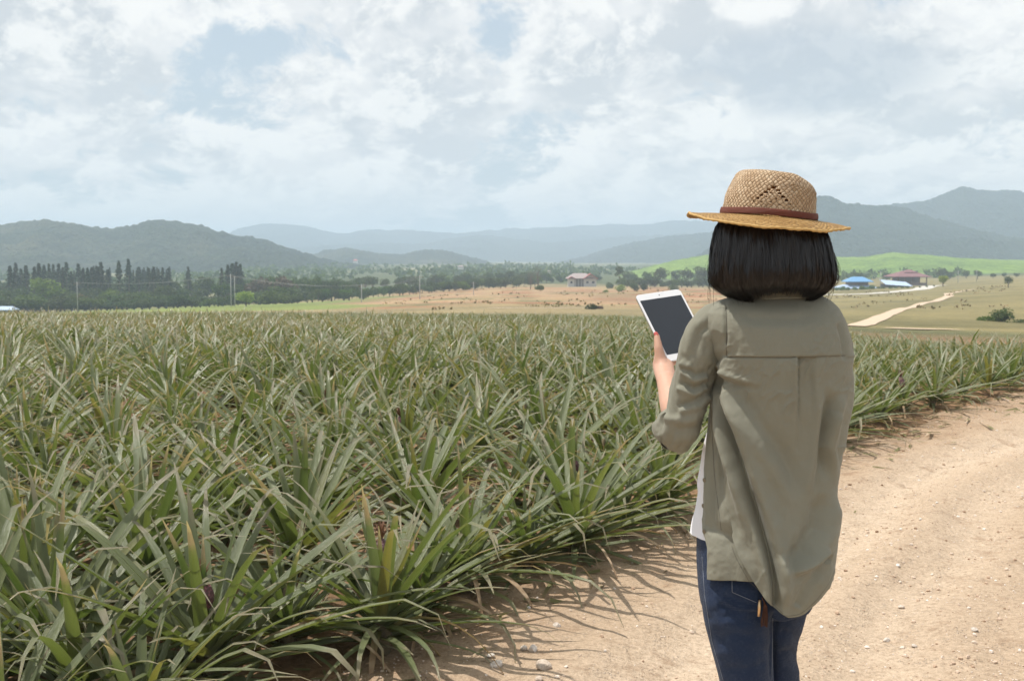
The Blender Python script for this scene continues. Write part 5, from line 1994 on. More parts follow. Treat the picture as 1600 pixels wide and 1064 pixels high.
# ---- olive overshirt
sh = Loft([(452, 1166, 1264, .050, 2.382), (458, 1158, 1272, .055, 2.382), (464, 1142, 1286, .060, 2.380), (471, 1120, 1297, .068, 2.378), (479, 1104, 1305, .080, 2.376),
           (490, 1095, 1312, .094, 2.374), (510, 1096, 1320, .110, 2.372), (540, 1104, 1326, .120, 2.372), (575, 1110, 1328, .126, 2.374),
           (620, 1111, 1327, .126, 2.378), (660, 1107, 1321, .124, 2.382), (700, 1103, 1313, .124, 2.384), (750, 1099, 1306, .128, 2.384),
           (800, 1096, 1301, .134, 2.382), (830, 1090, 1303, .139, 2.381), (850, 1086, 1303, .143, 2.380), (880, 1085, 1298, .145, 2.378), (910, 1086, 1286, .142, 2.374), (935, 1092, 1272, .136, 2.370),
           (968, 1100, 1258, .130, 2.366)], 2.25)


def back_disp(vx, vy):
    """folds of the shirt as seen from behind (metres, outwards)"""
    d = 0 * vx
    # the long deep fold that runs from the armpit to the tail
    deep = [(1112, 572), (1119, 606), (1132, 650), (1150, 705), (1170, 764), (1190, 826), (1205, 878), (1212, 915), (1214, 962)]
    d += fold(vx, vy, deep, -0.016, 7.5, 'g', 0.02, 0.06)
    d += fold(vx, vy, [(x - 11, y + 4) for x, y in deep], 0.009, 10, 'g', 0.10, 0.1)
    d += fold(vx, vy, [(x + 16, y - 4) for x, y in deep], 0.009, 13, 'g', 0.12, 0.1)
    # second fold of the gather beside it
    d += fold(vx, vy, [(1113, 585), (1116, 640), (1122, 720), (1128, 800)], -0.007, 5, 'g', 0.05, 0.3)
    d += fold(vx, vy, [(1114, 590), (1124, 640), (1140, 720), (1160, 810), (1176, 880)], 0.006, 7, 'g', 0.1, 0.3)
    # pull lines towards the armpit
    d += fold(vx, vy, [(1114, 582), (1150, 597), (1196, 606)], -0.0045, 7, 'd', 0.03, 0.6)
    d += fold(vx, vy, [(1116, 596), (1160, 640), (1215, 720), (1262, 810)], 0.007, 17, 'd', 0.05, 0.4)
    d += fold(vx, vy, [(1113, 566), (1128, 556), (1152, 550)], -0.004, 6, 'g', 0.0, 0.5)
    # box pleat under the yoke: a flat inset with a sharp left lip
    pf = smoothstep(557.5, 560, vy) * (1 - 0.85 * smoothstep(585, 680, vy)) * smoothstep(760, 660, vy)
    lip = 1247.5 - 0.012 * (vy - 558)
    d += -0.0052 * pf * smoothstep(lip - 0.8, lip + 0.8, vx) * smoothstep(lip + 30, lip + 21, vx)
    d += 0.0034 * pf * np.exp(-((vx - lip + 4) / 4.5) ** 2) * (vx < lip + 1)
    d += -0.0025 * pf * np.exp(-((vx - lip - 0.6) / 1.8) ** 2)
    d += fold(vx, vy, [(1290, 600), (1284, 650), (1276, 720), (1262, 800)], 0.0055, 10, 'd', 0.2, 0.4)
    d += fold(vx, vy, [(1312, 610), (1297, 660), (1290, 700), (1302, 760)], -0.0075, 9, 'd', 0.2, 0.3)
    d += fold(vx, vy, [(1306, 640), (1290, 690), (1284, 715)], 0.005, 6, 'g', 0.2, 0.3)
    # drape over the seat
    d += fold(vx, vy, [(1300, 770), (1285, 830), (1262, 868), (1225, 900)], -0.010, 18, 'd', 0.2, 0.2)
    d += fold(vx, vy, [(1296, 862), (1268, 884), (1232, 902)], 0.006, 9, 'd', 0.1, 0.3)
    d += fold(vx, vy, [(1222, 860), (1224, 910), (1223, 960)], 0.007, 9, 'g', 0.2, 0.0)
    d += fold(vx, vy, [(1290, 880), (1262, 912), (1244, 950)], -0.005, 8, 'g', 0.2, 0.1)
    d += fold(vx, vy, [(1180, 620), (1184, 720), (1206, 800)], 0.004, 24, 'g', 0.3, 0.3)
    # front panel and side
    d += fold(vx, vy, [(1104, 640), (1103, 740), (1106, 830)], 0.003, 5, 'g', 0.2, 0.2)
    d += fold(vx, vy, [(1113, 660), (1112, 740), (1114, 830)], -0.004, 4, 'g', 0.2, 0.2)
    # sleeve seam and shoulder
    d += fold(vx, vy, [(1134, 476), (1135, 510), (1135, 548)], -0.0035, 3.2, 'g', 0.1, 0.25)
    d += fold(vx, vy, [(1140, 486), (1175, 498), (1240, 500), (1290, 492)], -0.003, 9, 'g', 0.2, 0.2)
    d += fold(vx, vy, [(1308, 500), (1316, 530), (1320, 566)], -0.004, 4, 'g', 0.2, 0.2)
    # yoke stands proud of the back
    yk = 0.0016 * smoothstep(558.6, 556.6, vy) * smoothstep(1134, 1136.5, vx)
    d += yk - fold(vx, vy, [(1136, 558), (1230, 559), (1322, 556)], 0.0016, 1.6, 'g', 0.0, 0.0)
    d = d * 1.75
    d += (fbm(vx * 0.018, vy * 0.012, 4, 0.55, 141) - 0.5) * 0.013 * smoothstep(470, 560, vy)
    d += (fbm(vx * 0.07, vy * 0.05, 3, 0.55, 151) - 0.5) * 0.0030
    rk = 1 - np.abs(2 * fbm(vx * 0.030 + vy * 0.012, vy * 0.022, 3, 0.5, 161) - 1)
    d += 0.0040 * (rk ** 6) * smoothstep(0.45, 0.65, fbm(vx * 0.01, vy * 0.01, 2, 0.5, 163)) * smoothstep(480, 560, vy)
    return d


m_shirt, t = new_mat('olive_cotton_shirt')
g = t.n('ShaderNodeTexCoord').outputs['Object']
na = t.noise(g, 7, 5, 0.6)
nb = t.noise(g, 60, 4, 0.6)
wv1 = t.noise(t.vmath('MULTIPLY', g, (900, 900, 120)), 1.0, 2, 0.5)
c = t.mix(na, (0.200, 0.196, 0.150), (0.236, 0.231, 0.182))
c = t.mix(t.math('MULTIPLY', wv1, 0.25), c, (0.29, 0.285, 0.245))
finish(t, principled(t, c, 0.88, bump(t, t.math('ADD', t.math('MULTIPLY', nb, 2.0), wv1), 0.0007, 0.55), 0.2, Sheen_Weight=0.12, Sheen_Roughness=0.4))
SEAM = ([560, 700, 812, 960], [190, 206, 231, 234])        # where the side seam runs round her left side (degrees)
HEM = ([226, 236, 244, 252, 262, 272, 282, 294, 308, 322, 338, 352, 366],
       [833, 868, 893, 917, 941, 958, 965.5, 963, 945, 918, 886, 860, 850])
SH_V, SH_F, n0 = [], [], 0


def add_sheet(V, F):
    global n0
    SH_V.append(V.reshape(-1, 3)); SH_F.append(F + n0)
    n0 += V.reshape(-1, 3).shape[0]


def shaped(py, phi, inner=0.0, folds=True):
    V, N = sh.at(py, phi)
    vx, vy = proj(V)
    facing = smoothstep(0.15, -0.25, np.sin(phi)) if folds else 0
    dsp = back_disp(vx, vy) * facing + (fbm(phi * 2.4, py * 0.01, 3, 0.5, 171) - 0.5) * 0.012 * (1 - facing) * smoothstep(480, 560, py)
    return V + N * (dsp - inner)[..., None]


def split_phi(py):
    return np.interp(py, SEAM[0], SEAM[1])


# back and right side (from her left side seam round to the right front edge)
nu, nv = 250, 330
u = np.linspace(0, 1, nu)
v = np.linspace(0, 1, nv)
UU, VV = np.meshgrid(u, v)
base_phi = 226.5 + UU * (418 - 226.5)
hem = cr(base_phi, HEM[0], HEM[1])
hem = HOR + (hem - HOR) * (2.38 + 0.142 * np.sin(np.radians(base_phi))) / DP
PYb = 453 + (hem - 453) * VV
ph0 = split_phi(PYb)
PHb = np.radians(ph0 + (418 - ph0) * UU)
Vb = shaped(PYb, PHb, -0.006 * smoothstep(0.10, 0.0, UU) * smoothstep(800, 840, PYb))
edgeroll = (smoothstep(0.97, 1.0, VV) * 0.0)
add_sheet(Vb, grid_faces(nu, nv)[:, ::-1])
# left front panel: from the open front edge to the seam, hanging lower, inside the tail below the slit
nu2 = 70
UU, VV = np.meshgrid(np.linspace(0, 1, nu2), v)
hem2 = 891 - 9 * UU - 2 * np.sin(UU * 3.1)
PYb = 453 + (hem2 - 453) * VV
ph1 = split_phi(PYb)
lo_ext = smoothstep(812, 828, PYb) * 22                        # reaches under the tail below the slit
phs = 173 + 33 * smoothstep(790, 850, PYb)
PHb = np.radians(phs + (ph1 + lo_ext - phs) * UU)
inner = 0.013 * smoothstep(796, 826, PYb) * smoothstep(0.15, 0.7, UU)
Vf = shaped(PYb, PHb, inner)
add_sheet(Vf, grid_faces(nu2, nv)[:, ::-1])
V_BACK = Vb


def sleeve(path, rad, seed, cuff, folds, nu=96, per=0.0035, squash=None):
    pts, rad = np.array(path, float), np.array(rad, float)
    s_ = np.r_[0, np.cumsum(np.linalg.norm(np.diff(pts, axis=0), axis=1))]
    nvv = int(s_[-1] / per)
    q = np.linspace(0, s_[-1], nvv)
    pp = np.stack([cr(q, s_, pts[:, i]) for i in range(3)], -1)
    for _ in range(20):
        pp[1:-1] = pp[1:-1] * .5 + (pp[:-2] + pp[2:]) * .25
    rr_ = cr(q, s_, rad)
    T = np.gradient(pp, axis=0)
    T /= np.linalg.norm(T, axis=1)[:, None]
    ang = np.linspace(0, 2 * math.pi, nu + 1)[:-1]
    U = np.cross([0, 1.0, 0], T[0])
    out, Nn = [], []
    for i in range(nvv):
        U = U - T[i] * U.dot(T[i]); U /= np.linalg.norm(U)
        W = np.cross(T[i], U)
        dirs = np.cos(ang)[:, None] * U + np.sin(ang)[:, None] * W
        out.append(pp[i] + rr_[i] * dirs); Nn.append(dirs)
    V, N = np.array(out), np.array(Nn)
    AN, QQ = np.meshgrid(ang, q)
    vx, vy = proj(V)
    d = (fbm(np.cos(AN) * 1.3 + QQ * 9 + 5, np.sin(AN) * 1.3 + QQ * 4, 4, 0.55, seed) - 0.5) * 0.012
    d += (fbm(np.cos(AN) * 2 + 9, QQ * 42 + np.sin(AN) * 2, 3, 0.5, seed + 3) - 0.5) * 0.006
    face = smoothstep(0.2, -0.3, N[..., 1])
    for poly, amp, wd, kind in folds:
        d += fold(vx, vy, poly, amp, wd, kind) * face
    if cuff:
        last = s_[-1] - q
        roll = smoothstep(0.046, 0.043, last)[:, None]
        d += 0.0045 * roll + 0.002 * np.sin(last / 0.011)[:, None] * roll
    V = V + N * d[..., None]
    Fc = grid_faces(nu, nvv, True)
    # cuff turns inwards so that it has an inside
    inn = V[-1:] * 1.0
    cen = pp[-1]
    inn = cen + (inn - cen) * 0.90 - T[-1] * 0.02
    inn2 = cen + (inn - cen) * 0.97 - T[-1] * 0.03
    V = np.concatenate([V, inn, inn2])
    return V, grid_faces(nu, nvv + 2, True)


pathL = [P(1168, 499, 2.378), P(1140, 499, 2.376), P(1116, 506, 2.372), P(1100, 526, 2.370), P(1091, 552, 2.369), P(1086, 580, 2.371), P(1077, 620, 2.376), P(1069, 660, 2.378),
         P(1063, 676, 2.386), P(1058, 676, 2.405), P(1050, 662, 2.437)]
radL = [0.030, 0.0365, 0.042, 0.0445, 0.0445, 0.0430, 0.0415, 0.0400, 0.0395, 0.0395, 0.039]
foldsL = [([(1110, 585), (1085, 590), (1062, 575)], -0.008, 6, 'd'), ([(1110, 600), (1085, 612), (1056, 600)], -0.009, 6, 'd'),
          ([(1109, 612), (1090, 630), (1056, 640)], -0.008, 7, 'd'), ([(1062, 566), (1072, 574), (1082, 570)], 0.007, 5, 'g'),
          ([(1108, 640), (1086, 662), (1050, 668)], 0.006, 9, 'd'), ([(1034, 650), (1050, 656), (1068, 652)], 0.007, 6, 'g'),
          ([(1102, 690), (1080, 700), (1056, 704)], -0.005, 5, 'd'), ([(1114, 566), (1108, 590), (1104, 620)], -0.006, 6, 'g'),
          ([(1096, 500), (1084, 530), (1076, 560)], 0.004, 8, 'd'), ([(1120, 488), (1106, 500), (1092, 520)], 0.004, 6, 'd')]
VL, FL = sleeve(pathL, radL, 201, True, foldsL)
add_sheet(VL, FL)
pathR = [P(1250, 498, 2.384), P(1274, 500, 2.385), P(1292, 512, 2.388), P(1302, 540, 2.398), P(1302, 580, 2.44), P(1296, 630, 2.50), P(1288, 660, 2.545), P(1276, 660, 2.58), P(1252, 646, 2.62)]
radR = [0.030, 0.037, 0.039, 0.038, 0.037, 0.038, 0.041, 0.043, 0.040]
VR, FR = sleeve(pathR, radR, 211, True, [], nu=64, per=0.005)
add_sheet(VR, FR)
# collar: a band round the neck with a turned-down fall
nu, nv = 150, 16
UU, VV = np.meshgrid(np.linspace(0, 1, nu), np.linspace(0, 1, nv))
PHc = np.radians(150 + UU * (410 - 150))
prof_py = np.interp(VV, [0, 0.35, 0.5, 1.0], [462, 449, 447, 467])
prof_in = np.interp(VV, [0, 0.35, 0.5, 1.0], [0.012, 0.004, 0.000, -0.013])
colr = Loft([(440, 1168, 1258, .052, 2.378), (455, 1164, 1266, .057, 2.380), (470, 1160, 1272, .060, 2.382)], 2.1)
Vc, Nc = colr.at(prof_py + 2.5 * np.sin(UU * 7 + 1), PHc)
Vc = Vc - Nc * prof_in[..., None] + Nc * ((fbm(UU * 14, VV * 3, 3, 0.5, 231) - 0.5) * 0.007)[..., None]
add_sheet(Vc, grid_faces(nu, nv)[:, ::-1])
allV, allF = np.concatenate(SH_V), np.concatenate(SH_F)
me_s = mk_mesh('shirt', allV, allF, True)
S_BVH = BVHTree.FromPolygons([tuple(q) for q in allV], [tuple(q) for q in allF])
shirt = child('shirt', me_s, m_shirt)
sd = shirt.modifiers.new('cloth thickness', 'SOLIDIFY')
sd.thickness, sd.offset = 0.0013, -1
m_sthr = plain('shirt_thread', (0.115, 0.108, 0.085), 0.9, 0.1)


def shirt_seam(name, pts, r=0.0005, lift=0.0002):
    o = seam(S_BVH, pts, lift, r, name, shirt)
    if o is not None:
        o.data.materials.clear()
        o.data.materials.append(m_sthr)


shirt_seam('yoke_seam', [(1137, 557.5), (1230, 558.5), (1321, 555.5)], 0.0006)
shirt_seam('sleeve_seam', [(1134, 478), (1135.5, 510), (1135, 556)], 0.0006)
shirt_seam('side_seam', [(1114, 600), (1112, 660), (1116, 740), (1127, 828)], 0.0006)
# hem stitching along the tail
hp = np.linspace(232, 340, 60)
hv, _ = sh.at(HOR + (cr(hp, HEM[0], HEM[1]) - HOR) * (2.38 + 0.142 * np.sin(np.radians(hp))) / DP - 4.0, np.radians(hp))
hx, hy = proj(hv)
shirt_seam('hem_stitching', list(zip(hx, hy)), 0.00045)
m_btn = plain('shirt_button', (0.20, 0.17, 0.12), 0.4, 0.1)
for (bx, by) in ((1099.5, 790), (1100.5, 830), (1101, 750)):
    p = onto(S_BVH, bx, by, 0.001)
    if p is None:
        continue
    mb = MB()
    a = np.arange(14) * 2 * math.pi / 14
    nrm = np.array([-0.85, -0.5, 0.0]); nrm /= np.linalg.norm(nrm)
    s1 = np.cross(nrm, [0, 0, 1.0])
    ring = lambda r, o_: p + nrm * o_ + r * (np.cos(a)[:, None] * s1 + np.sin(a)[:, None] * np.array([0, 0, 1.0]))
    V_ = np.concatenate([ring(0.0048, 0), ring(0.0050, 0.0014), ring(0.0036, 0.0022), ring(0.0030, 0.0014)])
    F_ = grid_faces(14, 4, True).tolist() + [list(range(42, 56))]
    mb.add(V_, F_)
    put('button', mb.mesh('button'), m_btn, shirt).data.transform(PINV)

# ---- hair: a solid bob with thousands of strands over it
hair = Loft([(318, 1150, 1252, .080, 2.362), (338, 1138, 1259, .088, 2.360), (350, 1129, 1271, .097, 2.360), (362, 1123, 1280, .102, 2.358), (380, 1119, 1288, .106, 2.356), (400, 1115.5, 1294, .108, 2.354),
             (420, 1113, 1298, .110, 2.352), (436, 1113.5, 1298, .107, 2.352), (446, 1117, 1294, .102, 2.352), (455, 1124, 1288, .092, 2.354), (463, 1135, 1279, .080, 2.356), (470, 1147, 1270, .066, 2.358)], 2.35)
m_hair, t = new_mat('black_hair')
g = t.n('ShaderNodeTexCoord').outputs['Object']
nh = t.noise(t.vmath('MULTIPLY', g, (260, 260, 10)), 1.0, 3, 0.6)
nl = t.noise(t.vmath('MULTIPLY', g, (60, 60, 4)), 1.0, 3, 0.6)
c = t.mix(nh, (0.0035, 0.003, 0.0036), (0.010, 0.008, 0.0085))
c = t.mix(t.step(nl, 0.56, 0.72), c, (0.030, 0.021, 0.017))
finish(t, principled(t, c, 0.33, None, 0.46))


def hair_end(phi):
    """row where the bob ends, round the head"""
    dg = np.degrees(phi) % 360
    return np.interp(dg, [0, 60, 90, 140, 180, 200, 225, 245, 262, 285, 300, 318, 335, 360],
                     [462, 466, 466, 466, 467, 468, 466, 461, 455, 456, 457, 465, 467, 462])


nu, nv = 220, 70
ph = np.linspace(0, 2 * math.pi, nu + 1)[:-1]
tt = np.linspace(0, 1, nv)
PH, T_ = np.meshgrid(ph, tt)
top = 340
face = smoothstep(R(62), R(40), np.abs((PH - R(104) + math.pi) % (2 * math.pi) - math.pi))      # the face stays free
end = (hair_end(PH) - 11 + 10 * (fbm(PH * 5, PH * 0, 3, 0.5, 9) - 0.5)) * (1 - face) + 352 * face
PYh = top + (end - top) * T_
Vh, Nh = hair.at(PYh, PH)
clump = (fbm(PH * 7 + T_ * 0.5, T_ * 1.2, 4, 0.6, 301) - 0.5) * 0.024 + (fbm(PH * 26, T_ * 1.0, 2, 0.5, 311) - 0.5) * 0.004
cur = smoothstep(0.86, 1.0, T_) * (1 - face)
Vh = Vh + Nh * (clump - 0.0025 - 0.012 * cur)[..., None]
# close underneath, drawn inwards
cen = np.array([Vh[-1, :, 0].mean(), Vh[-1, :, 1].mean(), 0])
ring = Vh[-1].copy()
r2 = ring.copy(); r2[:, :2] = cen[:2] + (ring[:, :2] - cen[:2]) * 0.80; r2[:, 2] += 0.006
r3 = ring.copy(); r3[:, :2] = cen[:2] + (ring[:, :2] - cen[:2]) * 0.62; r3[:, 2] += 0.030
Vall = np.concatenate([Vh, r2[None], r3[None]])
hair_o = child('hair', mk_mesh('hair', Vall.reshape(-1, 3), grid_faces(nu, nv + 2, True)[:, ::-1], True), m_hair)
mb_V, mb_F, n1 = [], [], 0
hr = np.random.default_rng(17)
NS, NP = 5600, 13
tt = np.linspace(0, 1, NP)
for i in range(NS):
    phi = hr.uniform(0, 2 * math.pi)
    f_ = abs((phi - R(104) + math.pi) % (2 * math.pi) - math.pi)
    if f_ < R(50):
        continue
    q = phi + hr.normal(0, 0.035) * tt + 0.012 * np.sin(tt * 5 + hr.uniform(0, 6))
    e_ = hair_end(phi) + 11.0 * (fbm(np.array([phi * 7.0]), np.array([0.5]), 3, 0.6, 9)[0] - 0.45) + hr.normal(0, 2.4) - (hr.random() < 0.2) * hr.uniform(2, 18)
    py = 344 + (e_ - 344) * tt
    Vs, Ns = hair.at(py, q)
    cl = (fbm(q * 7 + tt * .5, tt * 1.2, 4, 0.6, 301) - 0.5) * 0.024 + (fbm(q * 26, tt * 1.0, 2, 0.5, 311) - 0.5) * 0.004
    lift = hr.uniform(-0.001, 0.004) + (hr.random() < 0.06) * hr.uniform(0, 0.010) * tt ** 1.5
    Vs = Vs + Ns * (cl + lift - 0.010 * smoothstep(0.86, 1, tt))[:, None]
    w_ = hr.uniform(0.0006, 0.0013) * (1 - 0.6 * tt ** 3)
    side = np.stack([-Ns[:, 1], Ns[:, 0], 0 * w_], -1)
    a_ = Vs + side * w_[:, None]
    b_ = Vs - side * w_[:, None]
    c_ = Vs + Ns * (w_ * 0.9)[:, None]
    mb_V.append(np.stack([a_, c_, b_], 1).reshape(-1, 3))
    k = np.arange(NP - 1)[:, None] * 3 + n1
    mb_F.append(np.concatenate([k + [0, 1, 4, 3], k + [1, 2, 5, 4]]))
    n1 += NP * 3
for i in range(110):                                          # flyaways all round the outline
    phi = hr.uniform(R(170), R(370))
    f0 = hr.uniform(0.25, 0.8)
    tq = f0 + (min(1.05, f0 + hr.uniform(0.2, 0.5)) - f0) * tt
    q = phi + hr.normal(0, 0.12) * tt
    py = 345 + (hair_end(phi) + 4 - 345) * tq
    Vs, Ns = hair.at(py, q)
    Vs = Vs + Ns * (0.004 + hr.uniform(0.003, 0.012) * np.sin(tt * 2.2))[:, None]
    w_ = 0.00042 * (1 - 0.6 * tt)
    side = np.stack([-Ns[:, 1], Ns[:, 0], 0 * w_], -1)
    mb_V.append(np.stack([Vs + side * w_[:, None], Vs + Ns * w_[:, None], Vs - side * w_[:, None]], 1).reshape(-1, 3))
    k = np.arange(NP - 1)[:, None] * 3 + n1
    mb_F.append(np.concatenate([k + [0, 1, 4, 3], k + [1, 2, 5, 4]]))
    n1 += NP * 3
# loose strands on the left and under the brim
for (x0, y0, x1, y1, bow) in ((1118, 400, 1108, 474, -3), (1117, 395, 1111, 470, -4), (1120, 410, 1115, 478, -2), (1126, 352, 1116, 420, -2), (1131, 360, 1128, 415, 2),
                              (1290, 380, 1306, 440, 4), (1284, 362, 1303, 420, 5), (1112, 430, 1106, 466, -2), (1294, 455, 1290, 474, 2), (1302, 440, 1297, 470, 3)):
    px_ = x0 + (x1 - x0) * tt + bow * np.sin(tt * 3.1)
    Vs = PX(px_, y0 + (y1 - y0) * tt, 2.335 + 0 * tt)
    w_ = 0.00055 * (1 - 0.5 * tt)
    a_, b_, c_ = Vs + np.array([1, 0, 0]) * w_[:, None], Vs - np.array([1, 0, 0]) * w_[:, None], Vs - np.array([0, 1, 0]) * w_[:, None]
    mb_V.append(np.stack([a_, c_, b_], 1).reshape(-1, 3))
    k = np.arange(NP - 1)[:, None] * 3 + n1
    mb_F.append(np.concatenate([k + [0, 1, 4, 3], k + [1, 2, 5, 4]]))
    n1 += NP * 3
me = mk_mesh('hair_strands', np.concatenate(mb_V), np.concatenate(mb_F), True)
me.materials.append(m_hair)
me.transform(PINV)
put('hair_strand', me, None, hair_o)['kind'] = 'stuff'

# ------------------------------------------------------------------ straw hat
HO = np.array(P(1200, 341, 2.372))
hat = empty('straw_hat', tuple(HO), "golden woven straw sun hat with a reddish brown band on the woman's head", 'hat')
hat.rotation_euler = (R(2.0), R(4.6), R(0))


def straw(name, su, sv, cA, cB, cC, holes=False):
    m, t = new_mat(name)
    uv = t.n('ShaderNodeUVMap').outputs[0]
    s_ = t.n('ShaderNodeSeparateXYZ', i_0=uv)
    u_, v_ = t.math('MULTIPLY', s_.outputs[0], su), t.math('MULTIPLY', s_.outputs[1], sv)
    wob = t.noise(uv, 9.0, 3, 0.6)
    u_ = t.math('ADD', u_, t.math('MULTIPLY', wob, 1.6))
    v_ = t.math('ADD', v_, t.math('MULTIPLY', t.noise(uv, 13.0, 3, 0.6), 0.9))
    a = t.math('ADD', u_, v_)
    b = t.math('SUBTRACT', u_, v_)
    fa, fb = t.math('FRACT', a), t.math('FRACT', b)
    ia, ib = t.math('FLOOR', a), t.math('FLOOR', b)
    par = t.math('MODULO', t.math('ABSOLUTE', t.math('ADD', ia, ib)), 2.0)
    ha = t.math('SUBTRACT', 1.0, t.math('POWER', t.math('ABSOLUTE', t.math('MULTIPLY_ADD', fa, 2.0, -1.0)), 3.0))
    hb = t.math('SUBTRACT', 1.0, t.math('POWER', t.math('ABSOLUTE', t.math('MULTIPLY_ADD', fb, 2.0, -1.0)), 3.0))
    # over and under: the strand on top is arched along its own run
    arcA = t.math('MULTIPLY', ha, t.math('SINE', t.math('MULTIPLY', fb, math.pi)))
    arcB = t.math('MULTIPLY', hb, t.math('SINE', t.math('MULTIPLY', fa, math.pi)))
    h = t.math('ADD', t.math('MULTIPLY', arcA, par), t.math('MULTIPLY', arcB, t.math('SUBTRACT', 1.0, par)))
    seedv = t.n('ShaderNodeCombineXYZ', i_0=t.math('MULTIPLY', ia, par), i_1=t.math('MULTIPLY', ib, t.math('SUBTRACT', 1.0, par)), i_2=par)
    wn = t.n('ShaderNodeTexWhiteNoise', i_Vector=seedv)
    c = t.ramp(wn.outputs['Value'], [(0.0, cA), (0.5, cB), (1.0, cC)])
    fib = t.noise(uv, 260.0, 3, 0.7)
    c = t.mix(1.0, c, t.ramp(fib, [(0.3, (0.78, 0.76, 0.72)), (0.7, (1.18, 1.18, 1.18))]), 'MULTIPLY')
    c = t.mix(t.step(h, 0.35, 0.02, 0, 0.75), c, (0.16, 0.085, 0.035))
    b_ = principled(t, c, 0.6, bump(t, t.math('ADD', h, t.math('MULTIPLY', fib, 0.25)), 0.0022, 1.0), 0.35)
    tr = t.n('ShaderNodeBsdfTranslucent', i_Color=t.mix(1.0, c, (1.0, 0.78, 0.45), 'MULTIPLY'))
    mx = t.n('ShaderNodeMixShader', i_0=0.22)
    t.link(b_, mx.inputs[1]); t.link(tr.outputs[0], mx.inputs[2])
    finish(t, mx.outputs[0])
    return m


M_CROWN = straw('woven_straw_crown', 60, 12, (0.52, 0.355, 0.21), (0.66, 0.48, 0.31), (0.78, 0.61, 0.42))
M_BRIM = straw('woven_straw_brim', 76, 9, (0.42, 0.24, 0.075), (0.53, 0.32, 0.11), (0.62, 0.40, 0.16))
# crown: rows from the brim to the dented top
nu, nv = 190, 64
ang = np.linspace(0, 2 * math.pi, nu + 1)[:-1]
vv = np.linspace(0, 1, nv)
AN, VV = np.meshgrid(ang, vv)
prof_r = np.interp(vv, [0, 0.10, 0.30, 0.52, 0.64, 0.72, 0.79, 0.86, 0.93, 1.0], [1.0, 0.985, 0.955, 0.895, 0.835, 0.76, 0.65, 0.46, 0.25, 0.02])
prof_z = np.interp(vv, [0, 0.10, 0.30, 0.52, 0.64, 0.72, 0.79, 0.86, 0.93, 1.0], [0.0, 0.017, 0.044, 0.070, 0.0835, 0.0905, 0.093, 0.090, 0.086, 0.084])
for _ in range(3):
    prof_r[1:-1] = (prof_r[:-2] + 2 * prof_r[1:-1] + prof_r[2:]) / 4
    prof_z[1:-1] = (prof_z[:-2] + 2 * prof_z[1:-1] + prof_z[2:]) / 4
RX, RY = 0.0945, 0.112
CXs = RX * sup(AN, 2.2) * prof_r[:, None]
CYs = RY * sups(AN, 2.2) * prof_r[:, None]
zz = prof_z[:, None] + 0 * AN
hi = smoothstep(0.035, 0.095, zz)
zz = zz - hi * 0.020 * smoothstep(0.01, 0.085, CXs) + hi * 0.003 * smoothstep(0.02, -0.05, CXs)      # right shoulder lower
zz = zz - hi * 0.012 * smoothstep(0.0, 0.11, CYs)
CXs = CXs + hi * 0.007
zz = zz - 0.018 * hi * np.exp(-((CXs - 0.015) / 0.035) ** 2) * smoothstep(-0.085, 0.01, CYs)          # pinch along the top
bmp = (fbm(AN * 5, VV * 6, 3, 0.5, 401) - 0.5) * 0.0035
CXs, CYs = CXs + np.cos(AN) * bmp, CYs + np.sin(AN) * bmp
Fc = grid_faces(nu, nv, True)
# openwork diamond at the back, off to the left: small real holes
fc_u = (Fc % nu).astype(float).mean(1)
fu, fv = Fc[:, 0] % nu, Fc[:, 0] // nu
hole = np.zeros(len(Fc), bool)
u0 = int(round((256.0 / 360) * nu))
v00 = 8
for (du, dv, wu, wvv) in ((0, 17, 3, 3), (3, 15, 3, 2), (-2, 15, 2, 2), (5, 12, 2, 2), (-4, 12, 3, 2), (-6, 9, 2, 2), (7, 9, 2, 2), (-8, 6, 2, 2), (9, 6, 2, 2), (-10, 3, 1, 2), (11, 3, 2, 1), (0, 12, 2, 1), (-2, 8, 1, 1), (4, 7, 1, 1), (1, 4, 1, 1), (-5, 3, 1, 1), (6, 2, 1, 1), (2, 19, 2, 1)):
    hole |= ((fu - u0 - du) % nu < wu) & (fv >= v00 + dv) & (fv < v00 + dv + wvv)
uvc = np.stack([AN / (2 * math.pi), VV], -1).reshape(-1, 2)
# uv seam sits in front, away from the camera: shift so that it falls at +90 degrees
uvc[:, 0] = (uvc[:, 0] - 0.25) % 1.0
V_ = np.stack([CXs, CYs, zz], -1).reshape(-1, 3)
keepf = ~hole
cr_o = put('crown', mk_mesh('crown', V_, Fc[keepf], True, uv=uvc), M_CROWN, hat)
sd = cr_o.modifiers.new('straw thickness', 'SOLIDIFY')
sd.thickness, sd.offset = 0.0022, -1
# brim
nu, nv = 220, 26
ang = np.linspace(0, 2 * math.pi, nu + 1)[:-1]
rr_ = np.linspace(0, 1, nv)
AN, RRr = np.meshgrid(ang, rr_)
ox, oy = 0.1615, 0.174
ox_a = np.where(np.cos(AN) > 0, ox, ox + 0.002)
bx = (RX * 0.99 * (1 - RRr) + ox_a * RRr) * sup(AN, 2.1)
by_ = (RY * 0.99 * (1 - RRr) + oy * RRr) * sups(AN, 2.1)
backf = np.clip(-np.sin(AN), 0, 1)
frontf = np.clip(np.sin(AN), 0, 1)
sidef = np.abs(np.cos(AN))
dz = -(0.021 * backf ** 1.2 + 0.012 * frontf + 0.000 * sidef) * RRr ** 1.25 - 0.006 * sidef ** 3 * RRr ** 1.5
dz += (fbm(np.cos(AN) * 2.6 + 3, np.sin(AN) * 2.6 + RRr, 3, 0.5, 411) - 0.5) * 0.012 * RRr ** 1.5
dz += 0.0035 * smoothstep(0.04, 0.0, RRr)
V_ = np.stack([bx, by_, dz + 0.001], -1).reshape(-1, 3)
